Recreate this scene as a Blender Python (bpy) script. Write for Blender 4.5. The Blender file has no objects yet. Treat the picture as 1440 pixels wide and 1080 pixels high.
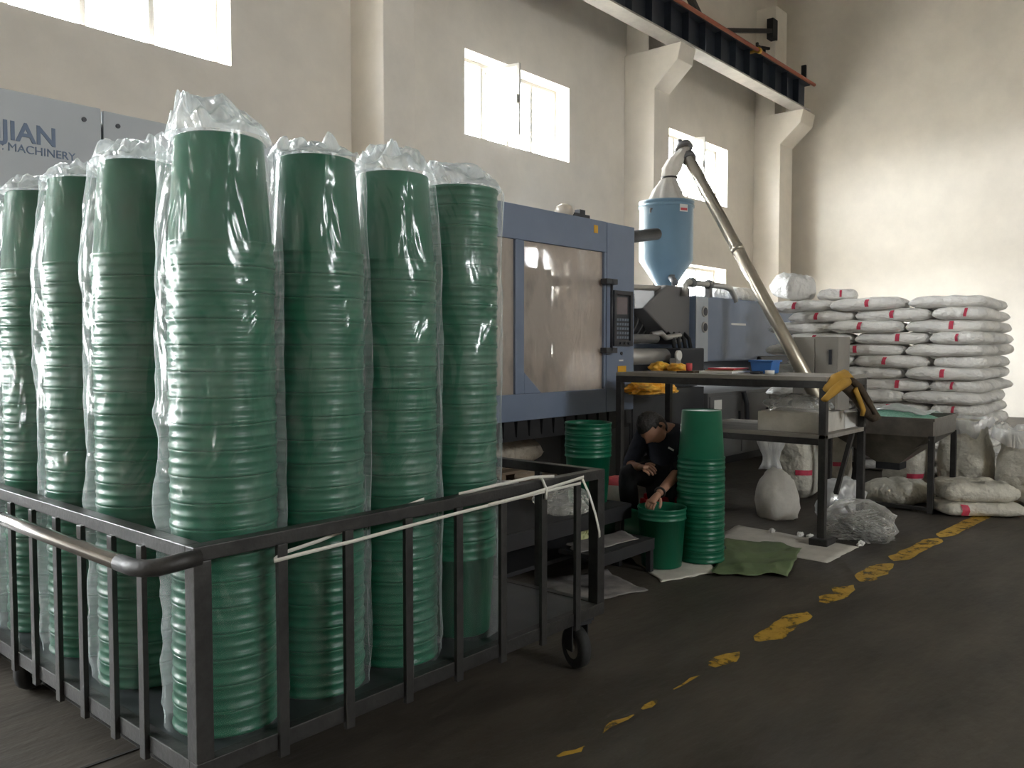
import bpy, bmesh, math, random
from mathutils import Vector, Matrix, noise
S = bpy.context.scene
COL = S.collection
PI = math.pi
# ------------------------------------------------------------------ camera
cd = bpy.data.cameras.new('camera'); cam = bpy.data.objects.new('camera', cd); COL.objects.link(cam)
cd.sensor_width = 36.0; cd.lens = 36.0 * 1180 / 1440; cd.clip_end = 200; cd.clip_start = 0.05
cam.location = (0, 0, 1.37)
cam.rotation_euler = (PI / 2 - math.atan(52 / 1180), 0, math.radians(40.8 - 90))
S.camera = cam
# ------------------------------------------------------------------ light
S.view_settings.view_transform = 'Standard'; S.view_settings.look = 'None'
S.view_settings.exposure = 3.0; S.view_settings.gamma = 1.0; S.view_settings.use_curve_mapping = False
S.cycles.max_bounces = 10; S.cycles.diffuse_bounces = 6; S.cycles.glossy_bounces = 4
S.cycles.transmission_bounces = 6; S.cycles.transparent_max_bounces = 28
S.cycles.caustics_reflective = False; S.cycles.caustics_refractive = False
S.cycles.sample_clamp_indirect = 8.0
S.cycles.use_denoising = True
SKY = 9.0
w = bpy.data.worlds.new('sky'); S.world = w; w.use_nodes = True
bg = w.node_tree.nodes['Background']; bg.inputs[0].default_value = (0.94, 0.98, 1.0, 1); bg.inputs[1].default_value = SKY

# window openings of the hall: (x0, x1, z0, z1) in the long left wall
YW = 8.2
WIN = [(-9.4, -6.6, 4.35, 5.5), (-3.6, -0.8, 4.35, 5.5), (2.1, 4.92, 4.36, 5.55), (8.5, 10.9, 4.33, 5.5), (14.02, 16.42, 4.3, 5.49)]
LOW = [(-9.4, -6.6, 1.2, 3.0), (-3.6, -0.8, 1.2, 3.0), (8.5, 10.9, 1.2, 3.0), (14.02, 16.4, 1.2, 3.0)]
# opposite wall: the same bay as the wide window; the glints on the bucket rims point at it
RWIN = [(2.1, 4.92, 4.36, 5.55)]
YR = -8.6
def portal(name, loc, rot, sx, sy):
    l = bpy.data.lights.new(name, 'AREA'); l.shape = 'RECTANGLE'; l.size = sx; l.size_y = sy
    l.cycles.is_portal = True
    o = bpy.data.objects.new(name, l); COL.objects.link(o); o.location = loc; o.rotation_euler = rot
    return o
# portals only guide the sampling of the sky through the window openings; they give no light of their own
for (a, b, c, d) in WIN + LOW:
    portal('window_left_portal' + ('_offscreen' if b < 2 else ''), ((a + b) / 2, YW + 0.36, (c + d) / 2), (-PI / 2, 0, 0), b - a, d - c)
for (a, b, c, d) in RWIN:
    portal('window_right_portal_offscreen', ((a + b) / 2, YR - 0.36, (c + d) / 2), (PI / 2, 0, 0), b - a, d - c)

# ------------------------------------------------------------------ materials
MATS = {}
def mat(name, col, rough=0.6, metal=0.0, var=0.0, vscale=6.0, col2=None, bump=0.0, bscale=40.0, bdist=0.02, spec=0.5, emit=None, coat=0.0, stretch=(1, 1, 1), trans=0.0):
    m = bpy.data.materials.new(name); m.use_nodes = True; nt = m.node_tree; N = nt.nodes; L = nt.links
    p = N['Principled BSDF']
    p.inputs['Base Color'].default_value = (*col, 1); p.inputs['Roughness'].default_value = rough
    p.inputs['Metallic'].default_value = metal; p.inputs['Specular IOR Level'].default_value = spec
    p.inputs['Coat Weight'].default_value = coat
    tc = N.new('ShaderNodeTexCoord'); mp = N.new('ShaderNodeMapping'); mp.inputs['Scale'].default_value = stretch
    L.new(tc.outputs['Object'], mp.inputs[0])
    if var > 0 or col2:
        nz = N.new('ShaderNodeTexNoise'); nz.inputs['Scale'].default_value = vscale; nz.inputs['Detail'].default_value = 6
        nz.inputs['Roughness'].default_value = 0.65; L.new(mp.outputs[0], nz.inputs['Vector'])
        cr = N.new('ShaderNodeValToRGB'); c2 = col2 or tuple(c * (1 - var) for c in col)
        cr.color_ramp.elements[0].position = 0.35; cr.color_ramp.elements[1].position = 0.68
        cr.color_ramp.elements[0].color = (*c2, 1); cr.color_ramp.elements[1].color = (*col, 1)
        L.new(nz.outputs['Fac'], cr.inputs[0]); L.new(cr.outputs[0], p.inputs['Base Color'])
    if bump > 0:
        nb = N.new('ShaderNodeTexNoise'); nb.inputs['Scale'].default_value = bscale; nb.inputs['Detail'].default_value = 4
        L.new(mp.outputs[0], nb.inputs['Vector'])
        bp = N.new('ShaderNodeBump'); bp.inputs['Strength'].default_value = bump; bp.inputs['Distance'].default_value = bdist
        L.new(nb.outputs['Fac'], bp.inputs['Height']); L.new(bp.outputs[0], p.inputs['Normal'])
    if emit:
        p.inputs['Emission Color'].default_value = (*emit[0], 1); p.inputs['Emission Strength'].default_value = emit[1]
    if trans > 0:
        tl = N.new('ShaderNodeBsdfTranslucent'); tl.inputs[0].default_value = (*col, 1)
        mx = N.new('ShaderNodeMixShader'); mx.inputs[0].default_value = trans
        L.new(p.outputs[0], mx.inputs[1]); L.new(tl.outputs[0], mx.inputs[2])
        L.new(mx.outputs[0], N['Material Output'].inputs['Surface'])
    MATS[name] = m
    return m
def film(name, base, edge, col=(0.90, 0.95, 0.96), rough=0.12, bump=0.35, bscale=14, stretch=(1, 1, 0.35), gloss=0.35, crease=0.0):
    """thin clear plastic: mostly see-through, whitish where it is folded or seen edge-on"""
    m = bpy.data.materials.new(name); m.use_nodes = True; nt = m.node_tree; N = nt.nodes; L = nt.links
    N.remove(N['Principled BSDF']); out = N['Material Output']
    tc = N.new('ShaderNodeTexCoord'); mp = N.new('ShaderNodeMapping'); mp.inputs['Scale'].default_value = stretch
    mp.inputs['Rotation'].default_value = (0.25, 0.3, 0)
    L.new(tc.outputs['Object'], mp.inputs[0])
    nz = N.new('ShaderNodeTexNoise'); nz.inputs['Scale'].default_value = bscale; nz.inputs['Detail'].default_value = 3; nz.inputs['Distortion'].default_value = 1.2
    L.new(mp.outputs[0], nz.inputs['Vector'])
    bp = N.new('ShaderNodeBump'); bp.inputs['Strength'].default_value = bump; bp.inputs['Distance'].default_value = 0.05
    L.new(nz.outputs['Fac'], bp.inputs['Height'])
    lw = N.new('ShaderNodeLayerWeight'); lw.inputs['Blend'].default_value = 0.5
    pw = N.new('ShaderNodeMath'); pw.operation = 'POWER'; pw.inputs[1].default_value = 2.5; L.new(lw.outputs['Facing'], pw.inputs[0])
    ma = N.new('ShaderNodeMath'); ma.operation = 'MULTIPLY_ADD'; ma.inputs[1].default_value = edge; ma.inputs[2].default_value = base; ma.use_clamp = True
    L.new(pw.outputs[0], ma.inputs[0])
    n2 = N.new('ShaderNodeTexNoise'); n2.inputs['Scale'].default_value = 5; n2.inputs['Detail'].default_value = 5; L.new(mp.outputs[0], n2.inputs['Vector'])
    mr = N.new('ShaderNodeMapRange'); mr.inputs['From Min'].default_value = 0.3; mr.inputs['From Max'].default_value = 0.7
    mr.inputs['To Min'].default_value = 0.6; mr.inputs['To Max'].default_value = 1.4; L.new(n2.outputs['Fac'], mr.inputs['Value'])
    mu = N.new('ShaderNodeMath'); mu.operation = 'MULTIPLY'; mu.use_clamp = True; L.new(ma.outputs[0], mu.inputs[0]); L.new(mr.outputs[0], mu.inputs[1])
    if crease > 0:                # sharp whitish crease lines of stretched film
        rn = N.new('ShaderNodeTexNoise'); rn.noise_type = 'RIDGED_MULTIFRACTAL'; rn.inputs['Scale'].default_value = 3.2; rn.inputs['Detail'].default_value = 2.5
        m2p = N.new('ShaderNodeMapping'); m2p.inputs['Rotation'].default_value = (0.5, 0.45, 0.2); m2p.inputs['Scale'].default_value = (1.6, 1.6, 0.42)
        L.new(tc.outputs['Object'], m2p.inputs[0]); L.new(m2p.outputs[0], rn.inputs['Vector'])
        cm_ = N.new('ShaderNodeMapRange'); cm_.inputs['From Min'].default_value = 0.95; cm_.inputs['From Max'].default_value = 1.6; cm_.inputs['To Max'].default_value = crease
        L.new(rn.outputs['Fac'], cm_.inputs['Value'])
        ad = N.new('ShaderNodeMath'); ad.operation = 'ADD'; ad.use_clamp = True; L.new(mu.outputs[0], ad.inputs[0]); L.new(cm_.outputs[0], ad.inputs[1]); mu = ad
        hs_ = N.new('ShaderNodeMath'); hs_.operation = 'MULTIPLY_ADD'; hs_.inputs[1].default_value = 0.35
        L.new(rn.outputs['Fac'], hs_.inputs[0]); L.new(nz.outputs['Fac'], hs_.inputs[2]); L.new(hs_.outputs[0], bp.inputs['Height'])
    tr = N.new('ShaderNodeBsdfTransparent')
    df = N.new('ShaderNodeBsdfDiffuse'); df.inputs[0].default_value = (*col, 1)
    tl = N.new('ShaderNodeBsdfTranslucent'); tl.inputs[0].default_value = (*col, 1)
    gl = N.new('ShaderNodeBsdfGlossy'); gl.inputs['Roughness'].default_value = rough; gl.inputs[0].default_value = (1, 1, 1, 1)
    for n in (df, tl, gl): L.new(bp.outputs[0], n.inputs['Normal'])
    m1 = N.new('ShaderNodeMixShader'); m1.inputs[0].default_value = 0.5; L.new(df.outputs[0], m1.inputs[1]); L.new(tl.outputs[0], m1.inputs[2])
    m2 = N.new('ShaderNodeMixShader'); m2.inputs[0].default_value = gloss; L.new(m1.outputs[0], m2.inputs[1]); L.new(gl.outputs[0], m2.inputs[2])
    m3 = N.new('ShaderNodeMixShader'); L.new(mu.outputs[0], m3.inputs[0]); L.new(tr.outputs[0], m3.inputs[1]); L.new(m2.outputs[0], m3.inputs[2])
    L.new(m3.outputs[0], out.inputs['Surface'])
    MATS[name] = m
    return m
mat('wall', (0.80, 0.745, 0.66), 0.9, var=0.12, vscale=1.1, bump=0.12, bscale=9)
mat('ceiling', (0.30, 0.29, 0.27), 0.9)
mat('floor', (0.075, 0.062, 0.047), 0.58, col2=(0.030, 0.0245, 0.018), vscale=2.4, bump=0.3, bscale=18, stretch=(0.45, 1.3, 1))
mat('yard', (0.30, 0.28, 0.25), 0.9)
mat('joint', (0.02, 0.018, 0.015), 0.9)
mat('column', (0.80, 0.745, 0.66), 0.9, var=0.10, vscale=2.0, bump=0.1, bscale=12)
mat('frame_white', (0.42, 0.41, 0.38), 0.5)
film('pane', 0.10, 0.3, (0.9, 0.95, 1.0), 0.05, 0.0)
mat('crane_blue', (0.030, 0.040, 0.058), 0.5, var=0.3, vscale=5)
mat('flange', (0.42, 0.40, 0.36), 0.6, var=0.2, vscale=4)
mat('copper', (0.42, 0.11, 0.055), 0.5, var=0.2)
mat('brass', (0.62, 0.36, 0.05), 0.4, 0.6)
mat('dark_steel', (0.045, 0.042, 0.040), 0.5, 0.3, var=0.4, vscale=14, bump=0.1, bscale=60)
mat('cart_steel', (0.06, 0.058, 0.056), 0.42, 0.55, var=0.45, vscale=11, bump=0.08, bscale=70)
mat('black_steel', (0.018, 0.018, 0.02), 0.6, 0.2, var=0.3, vscale=10)
mat('deck', (0.06, 0.066, 0.07), 0.38, 0.5, var=0.3, vscale=7)
mat('chrome', (0.62, 0.61, 0.60), 0.22, 0.95, var=0.25, vscale=18, stretch=(1, 0.3, 1))
mat('rubber', (0.012, 0.012, 0.012), 0.75)
mat('hub', (0.30, 0.29, 0.27), 0.4, 0.7)
mat('bucket', (0.0045, 0.100, 0.050), 0.34, spec=0.35, var=0.10, vscale=3)
mat('bucket_base', (0.035, 0.20, 0.115), 0.4)
film('bag', 0.09, 0.42, bump=0.9, bscale=5, stretch=(1, 1, 0.45), rough=0.16, crease=0.30)
film('bag_top', 0.42, 0.5, bump=0.7)
film('clear_bag', 0.30, 0.5, (0.92, 0.91, 0.86), 0.08, bump=0.8, bscale=18)
film('liner', 0.62, 0.35, (0.92, 0.93, 0.93), 0.25, bump=0.5, bscale=10)
mat('strap', (0.62, 0.60, 0.54), 0.55)
mat('machine_blue', (0.165, 0.205, 0.285), 0.42, var=0.10, vscale=3)
mat('machine_grey', (0.40, 0.425, 0.45), 0.45, var=0.06, vscale=2)
mat('letter', (0.10, 0.145, 0.225), 0.5)
film('door_pane', 0.97, 0.1, (0.50, 0.43, 0.37), 0.35, bump=0.15, bscale=5, stretch=(1, 1, 0.5), gloss=0.15)
mat('panel_dark', (0.03, 0.032, 0.038), 0.45)
mat('screen', (0.14, 0.11, 0.12), 0.15)
mat('keypad', (0.20, 0.23, 0.28), 0.5, var=0.4, vscale=60)
mat('barrel', (0.055, 0.055, 0.058), 0.5, 0.3, var=0.3, vscale=9)
mat('barrel_grey', (0.16, 0.155, 0.155), 0.5, 0.3)
mat('pale_metal', (0.45, 0.43, 0.40), 0.4, 0.5)
mat('cabinet_grey', (0.12, 0.117, 0.115), 0.5, var=0.1)
mat('cabinet_dark', (0.035, 0.036, 0.04), 0.5, var=0.2)
mat('light_cabinet', (0.34, 0.32, 0.285), 0.5, var=0.08)
mat('yellow_tag', (0.62, 0.33, 0.02), 0.5)
mat('navy_tag', (0.015, 0.03, 0.12), 0.5)
mat('white_tag', (0.70, 0.69, 0.66), 0.5)
mat('red_tag', (0.55, 0.06, 0.07), 0.5)
mat('hopper_blue', (0.18, 0.29, 0.375), 0.35, var=0.08, vscale=3)
mat('auger', (0.52, 0.47, 0.38), 0.32, 0.75, var=0.2, vscale=6)
mat('cloth_white', (0.62, 0.59, 0.54), 0.85, var=0.2, vscale=6, bump=0.3, bscale=14, trans=0.3)
mat('sack', (0.84, 0.82, 0.785), 0.36, var=0.12, vscale=7, bump=1.0, bscale=11, bdist=0.06, stretch=(0.7, 1.6, 1))
mat('sack_cream', (0.60, 0.57, 0.49), 0.55, var=0.2, vscale=6, bump=1.0, bscale=9, bdist=0.05)
mat('sack_tan', (0.50, 0.43, 0.34), 0.6, var=0.2, vscale=7, bump=1.0, bscale=11, bdist=0.06)
mat('sack_red', (0.66, 0.055, 0.11), 0.5, var=0.3, vscale=25)
mat('sheet_white', (0.58, 0.55, 0.49), 0.8, var=0.25, vscale=5, bump=0.4, bscale=14)
mat('sheet_green', (0.135, 0.185, 0.085), 0.7, var=0.25, vscale=4, bump=0.4, bscale=9)
mat('grimy_sheet', (0.25, 0.23, 0.22), 0.8, var=0.5, vscale=6)
mat('yellow_paint', (0.55, 0.33, 0.035), 0.6, var=0.3, vscale=9)
def worn(m, lo, hi, scale):
    nt = m.node_tree; N = nt.nodes; L = nt.links; p = N['Principled BSDF']; tc = N.new('ShaderNodeTexCoord')
    n_ = N.new('ShaderNodeTexNoise'); n_.inputs['Scale'].default_value = scale; n_.inputs['Detail'].default_value = 7; n_.inputs['Roughness'].default_value = 0.7; L.new(tc.outputs['Object'], n_.inputs['Vector'])
    r_ = N.new('ShaderNodeMapRange'); r_.inputs['From Min'].default_value = lo; r_.inputs['From Max'].default_value = hi; L.new(n_.outputs['Fac'], r_.inputs['Value']); L.new(r_.outputs[0], p.inputs['Alpha'])
worn(MATS['yellow_paint'], 0.36, 0.50, 11)
mat('wood', (0.26, 0.19, 0.125), 0.8, var=0.4, vscale=5, stretch=(0.3, 3, 3))
mat('grey_plank', (0.30, 0.275, 0.24), 0.7, var=0.35, vscale=4, stretch=(3, 0.4, 3))
mat('blue_bin', (0.03, 0.14, 0.42), 0.4)
mat('red_plastic', (0.55, 0.012, 0.03), 0.35)
mat('yellow_pack', (0.80, 0.52, 0.08), 0.4, col2=(0.85, 0.36, 0.03), vscale=22, bump=0.5, bscale=25)
mat('yellow_cloth', (0.42, 0.23, 0.03), 0.8, var=0.2)
mat('brown_cloth', (0.075, 0.05, 0.028), 0.85, var=0.3, bump=0.4, bscale=20)
mat('stainless', (0.26, 0.235, 0.205), 0.38, 0.7, var=0.35, vscale=7, bump=0.06, bscale=30)
mat('pellets', (0.16, 0.44, 0.31), 0.5, col2=(0.30, 0.58, 0.45), vscale=60, bump=0.9, bscale=110)
mat('grey_strip', (0.40, 0.39, 0.38), 0.3, 0.2, var=0.55, vscale=9)
mat('skin', (0.36, 0.19, 0.125), 0.55, var=0.1, vscale=9)
mat('hair', (0.016, 0.012, 0.010), 0.55, bump=0.5, bscale=90)
mat('shirt', (0.012, 0.014, 0.026), 0.85, var=0.2, bump=0.4, bscale=18)
mat('trousers', (0.008, 0.008, 0.010), 0.85, bump=0.4, bscale=18)
mat('shoe', (0.02, 0.018, 0.016), 0.6)
mat('amber', (0.45, 0.40, 0.33), 0.3)
mat('cardboard', (0.36, 0.27, 0.17), 0.8, var=0.15)
mat('pale_yellow', (0.55, 0.56, 0.28), 0.5)

# ------------------------------------------------------------------ mesh helpers
class MB:
    def __init__(s): s.v = []; s.f = []; s.sm = []
    def add(s, vs, fs, smooth=False):
        b = len(s.v); s.v += [tuple(x) for x in vs]; s.f += [tuple(b + i for i in f) for f in fs]; s.sm += [smooth] * len(fs); return s
    def box(s, x0, x1, y0, y1, z0, z1, M=None):
        vs = [Vector((x, y, z)) for x in (x0, x1) for y in (y0, y1) for z in (z0, z1)]
        if M: vs = [M @ v for v in vs]
        return s.add(vs, [(0, 1, 3, 2), (4, 6, 7, 5), (0, 4, 5, 1), (2, 3, 7, 6), (0, 2, 6, 4), (1, 5, 7, 3)])
    def bar(s, p, q, a, b=None, up=(0, 0, 1)):
        p, q = Vector(p), Vector(q); b = b or a; d = (q - p); L = d.length; d.normalize(); u = Vector(up)
        if abs(d.dot(u)) > 0.99: u = Vector((1, 0, 0))
        r = d.cross(u).normalized(); u = r.cross(d)
        M = Matrix((( r.x, d.x, u.x, p.x), (r.y, d.y, u.y, p.y), (r.z, d.z, u.z, p.z), (0, 0, 0, 1)))
        return s.box(-a / 2, a / 2, 0, L, -b / 2, b / 2, M)
    def tube(s, pts, r, n=12, caps=True):
        pts = [Vector(p) for p in pts]; rs = r if isinstance(r, (list, tuple)) else [r] * len(pts)
        rings = []; u = None
        for i, p in enumerate(pts):
            t = (pts[min(i + 1, len(pts) - 1)] - pts[max(i - 1, 0)]).normalized()
            if u is None: u = t.orthogonal().normalized()
            else: u = (u - t * u.dot(t)).normalized()
            w_ = t.cross(u); rings.append([p + (u * math.cos(2 * PI * k / n) + w_ * math.sin(2 * PI * k / n)) * rs[i] for k in range(n)])
        b = len(s.v); s.v += [tuple(v) for R in rings for v in R]
        for i in range(len(pts) - 1):
            for k in range(n):
                s.f.append((b + i * n + k, b + i * n + (k + 1) % n, b + (i + 1) * n + (k + 1) % n, b + (i + 1) * n + k)); s.sm.append(True)
        if caps:
            s.f.append(tuple(b + k for k in reversed(range(n)))); s.sm.append(False)
            e = b + (len(pts) - 1) * n; s.f.append(tuple(e + k for k in range(n))); s.sm.append(False)
        return s
    def lathe(s, prof, n=32, c=(0, 0, 0), closed=True):
        b = len(s.v); m = len(prof)
        for (r, z) in prof:
            for k in range(n):
                a = 2 * PI * k / n; s.v.append((c[0] + r * math.cos(a), c[1] + r * math.sin(a), c[2] + z))
        for i in range(m - 1):
            for k in range(n):
                s.f.append((b + i * n + k, b + i * n + (k + 1) % n, b + (i + 1) * n + (k + 1) % n, b + (i + 1) * n + k)); s.sm.append(True)
        return s
    def prism(s, poly, axis, a, b):
        """extrude a 2-D polygon; axis 'y': poly in (x,z), from y=a to y=b; axis 'x': (y,z); axis 'z': (x,y)"""
        def P(u, v, t): return {'y': (u, t, v), 'x': (t, u, v), 'z': (u, v, t)}[axis]
        n = len(poly); vs = [P(u, v, a) for u, v in poly] + [P(u, v, b) for u, v in poly]
        fs = [tuple(range(n))[::-1], tuple(range(n, 2 * n))] + [(i, (i + 1) % n, n + (i + 1) % n, n + i) for i in range(n)]
        return s.add(vs, fs)
    def mesh(s, name, bevel=0.0):
        me = bpy.data.meshes.new(name); me.from_pydata(s.v, [], s.f)
        me.polygons.foreach_set('use_smooth', s.sm); me.update()
        bm = bmesh.new(); bm.from_mesh(me); bmesh.ops.recalc_face_normals(bm, faces=bm.faces)
        if bevel > 0:
            bmesh.ops.bevel(bm, geom=[e for e in bm.edges if len(e.link_faces) == 2 and e.calc_face_angle(0) > 0.6], offset=bevel, segments=2, affect='EDGES', profile=0.6, clamp_overlap=True)
        bm.to_mesh(me); bm.free()
        return me
    def build(s, name, m, parent=None, bevel=0.0, loc=None):
        return obj(name, s.mesh(name, bevel), m, parent, loc)
def obj(name, me, m, parent=None, loc=None):
    o = bpy.data.objects.new(name, me); COL.objects.link(o)
    if m and not me.materials: me.materials.append(MATS[m])
    if parent: o.parent = parent
    if loc is not None: o.location = loc
    return o
def tag(o, label, cat, group=None, kind=None):
    if label: o['label'] = label
    if cat: o['category'] = cat
    if group: o['group'] = group
    if kind: o['kind'] = kind
    return o
def thing(name, label, cat, loc=(0, 0, 0), rz=0, group=None):
    o = bpy.data.objects.new(name, None); COL.objects.link(o); o.location = loc; o.rotation_euler = (0, 0, rz); o.empty_display_size = 0.1
    return tag(o, label, cat, group)
def struct(o, label=None):
    o['kind'] = 'structure'
    if label: o['label'] = label
    return o
def nz(x, y, z=0.0): return noise.noise(Vector((x, y, z)))
ORD = ['topmost', 'second', 'third', 'fourth', 'fifth', 'sixth', 'seventh', 'eighth', 'ninth', 'tenth', 'eleventh', 'twelfth', 'thirteenth', 'fourteenth', 'fifteenth', 'sixteenth', 'seventeenth', 'eighteenth', 'nineteenth', 'twentieth']

# ------------------------------------------------------------------ the hall
def wall_grid(us, zs, holes, put):
    us = sorted(set(us)); zs = sorted(set(zs))
    for i in range(len(us) - 1):
        for j in range(len(zs) - 1):
            a, b, c, d = us[i], us[i + 1], zs[j], zs[j + 1]
            if not any(h[0] <= a and b <= h[1] and h[2] <= c and d <= h[3] for h in holes): put(a, b, c, d)
X0, X1, ZC = -10.0, 18.8, 9.6
fl = struct(MB().box(X0 - 0.4, X1 + 0.4, YR - 0.4, YW + 0.4, -0.2, 0).build('floor', 'floor'))
holes = WIN + LOW; m = MB()
wall_grid([X0, X1] + [h[i] for h in holes for i in (0, 1)], [0, ZC] + [h[i] for h in holes for i in (2, 3)], holes, lambda a, b, c, d: m.box(a, b, YW, YW + 0.4, c, d))
struct(m.build('wall_left', 'wall'))
m = MB(); wall_grid([X0, X1] + [h[i] for h in RWIN for i in (0, 1)], [0, ZC] + [h[i] for h in RWIN for i in (2, 3)], RWIN, lambda a, b, c, d: m.box(a, b, YR - 0.4, YR, c, d))
struct(m.build('wall_right', 'wall'))
struct(MB().box(X1, X1 + 0.4, YR, YW, 0, ZC).build('wall_back', 'wall'))
m = MB().box(X0 - 0.4, X0, YR, YW, 0, ZC)
struct(m.build('wall_front', 'wall'))
struct(MB().box(X0 - 0.4, X1 + 0.4, YR - 0.4, YW + 0.4, ZC, ZC + 0.2).build('ceiling', 'ceiling'))
# the yard outside
struct(MB().box(-60, 70, YW + 0.4, 70, -0.25, -0.05).build('ground', 'yard'), 'bare concrete yard outside the windows')
struct(MB().box(-60, 70, -70, YR - 0.4, -0.25, -0.05).build('ground', 'yard'), 'bare concrete yard behind the aisle side wall')
# concrete slab joints near the cart
for (a, b) in (((-3.0, 2.86, 0.0015), (1.32, 2.80, 0.0015)), ((-1.2, -1.6, 0.0015), (-1.1, 8.0, 0.0015)), ((-9, -1.6, 0.001), (18, -1.7, 0.001)), ((1.3, -1.6, 0.001), (1.3, 8.1, 0.001))):
    MB().bar(a, b, 0.012, 0.003).build('floor_joint', 'joint', fl)
# columns with corbels
def column(x, wd, top, n):
    mb = MB(); y1, y0 = YW, 7.6
    mb.box(x, x + wd, y0, y1, 0, top)
    mb.prism([(7.62, 5.74), (7.16, 6.15), (7.10, 6.42), (7.62, 6.42)], 'x', x, x + wd)
    o = mb.build('column', 'column', bevel=0.012)
    struct(o, 'pale plastered concrete column ' + n)
column(6.52, 0.5, 6.42, 'beside the open casement window above the blue machine')
column(12.5, 0.5, 6.42, 'between the two windows, behind the blue hopper')
column(17.68, 0.66, 6.42, 'in the corner by the end wall')
struct(MB().box(17.72, 18.3, 7.75, YW, 6.42, 8.75).build('column', 'column', bevel=0.012), 'narrower upper column stub above the corner corbel')
struct(MB().box(12.55, 13.0, 7.75, YW, 6.42, 9.6).build('column', 'column', bevel=0.012), 'narrower upper column stub behind the crane beam')
struct(MB().box(0.3, 0.8, 7.6, YW, 0, 9.5).build('column', 'column', bevel=0.012), 'pale column beside the wide high window')
# windows
def window(i, h, sash=None, mull=3):
    a, b, c, d = h; t = 0.055
    w0 = bpy.data.objects.new('window_%d' % i, None); COL.objects.link(w0); w0.location = ((a + b) / 2, YW + 0.30, c); struct(w0)
    W = (b - a) / 2; H = d - c
    mb = MB().box(-W, -W + t, -0.03, 0.03, 0, H).box(W - t, W, -0.03, 0.03, 0, H).box(-W + t, W - t, -0.03, 0.03, 0, t).box(-W + t, W - t, -0.03, 0.03, H - t, H)
    mb.build('window_frame', 'frame_white', w0, 0.004)
    xs = [-W + t + (2 * W - 2 * t) * k / mull for k in range(mull + 1)]
    for k in range(1, mull): MB().box(xs[k] - 0.03, xs[k] + 0.03, -0.035, 0.035, t, H - t).build('mullion', 'frame_white', w0, 0.004)
    for k in range(mull):
        if sash == k: continue
        MB().box(xs[k] + 0.03, xs[k + 1] - 0.03, -0.004, 0.004, t, H - t).build('pane', 'pane', w0)
    if sash is not None:
        wd = 0.62; g = MB(); t2 = 0.05; z0, z1 = t + 0.02, H - t - 0.02
        s = bpy.data.objects.new('open_sash', None); COL.objects.link(s); s.parent = w0; s.location = (xs[sash] + 0.03, -0.03, 0); s.rotation_euler = (0, 0, -math.radians(78))
        g.box(0, t2, -0.02, 0.02, z0, z1).box(wd - t2, wd, -0.02, 0.02, z0, z1).box(t2, wd - t2, -0.02, 0.02, z0, z0 + t2).box(t2, wd - t2, -0.02, 0.02, z1 - t2, z1)
        g.build('sash_frame', 'frame_white', s, 0.004); MB().box(t2, wd - t2, -0.004, 0.004, z0 + t2, z1 - t2).build('pane', 'pane', s)
        MB().box(wd - 0.05, wd - 0.02, -0.05, -0.02, H / 2 - 0.06, H / 2 + 0.06).build('sash_handle', 'frame_white', s, 0.004)
n = 1
for k, h in enumerate(WIN): window(n, h, {3: 1, 4: 1}.get(k), 4 if k >= 2 else 3); n += 1
for k, h in enumerate(LOW): window(n, h, None, 3); n += 1
for k, h in enumerate(RWIN):
    a, b, c, d = h; w0 = bpy.data.objects.new('window_%d' % n, None); COL.objects.link(w0); w0.location = ((a + b) / 2, YR - .3, c); struct(w0); n += 1
    W = (b - a) / 2; H = d - c
    MB().box(-W, -W + .05, -.03, .03, 0, H).box(W - .05, W, -.03, .03, 0, H).box(-W, W, -.03, .03, 0, .05).box(-W, W, -.03, .03, H - .05, H).box(-.03, .03, -.03, .03, 0.05, H - .05).build('window_frame', 'frame_white', w0)
    MB().box(-W + .05, W - .05, -.003, .003, .05, H - .05).build('pane', 'pane', w0)
# crane runway
cb = thing('crane_beam', 'dark blue steel crane runway beam with web stiffeners resting on the corbels', 'beam', (-9.6, 7.22, 6.42))
LB = 27.6
MB().box(0, LB, -0.15, 0.15, 0, 0.03).build('bottom_flange', 'flange', cb)
MB().box(0, LB, -0.006, 0.006, 0.03, 0.55).build('web', 'crane_blue', cb)
MB().box(0, LB, -0.13, 0.13, 0.55, 0.58).build('top_flange', 'crane_blue', cb)
sm_ = MB().box(-0.005, 0.005, -0.13, -0.006, 0.03, 0.55).mesh('stiffener')
for k in range(47): obj('stiffener', sm_, 'crane_blue', cb, (0.3 + k * 0.58, 0, 0))
MB().box(0, LB, -0.04, 0.04, 0.58, 0.68).build('rail', 'crane_blue', cb)
MB().box(LB - 0.06, LB, -0.05, 0.05, 0.68, 1.0).build('end_stop', 'black_steel', cb, 0.01)
cr = thing('conductor_rail', 'reddish copper pipe running along the top of the crane beam', 'pipe', (-9.6, 6.98, 6.95))
MB().tube([(0, 0, 0), (27.55, 0, 0)], 0.035).build('pipe', 'copper', cr)
cm = MB().tube([(-0.05, 0, 0), (0.05, 0, 0)], 0.055).box(-0.03, 0.03, 0.0, 0.24, -0.02, 0.02).mesh('clamp')
for k in range(5): obj('clamp', cm, 'brass', cr, (25.0 - k * 5.3 - 0.2, 0, 0))
rb = thing('roof_brace', 'dark steel diagonal brace bolted between the upper column and the roof', 'brace', (0, 0, 0))
MB().bar((12.3, 7.42, 8.2), (13.95, 7.42, 7.08), 0.1).build('diagonal', 'dark_steel', rb); MB().bar((13.9, 7.4, 7.06), (17.74, 7.8, 8.22), 0.08).build('strut', 'dark_steel', rb)
MB().box(17.5, 17.74, 7.72, 7.86, 8.0, 8.42).build('bracket_plate', 'black_steel', rb)
lf = thing('service_ladder', 'small steel ladder bracket on the wall above the corner corbel', 'bracket', (17.34, 7.5, 6.96))
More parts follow.
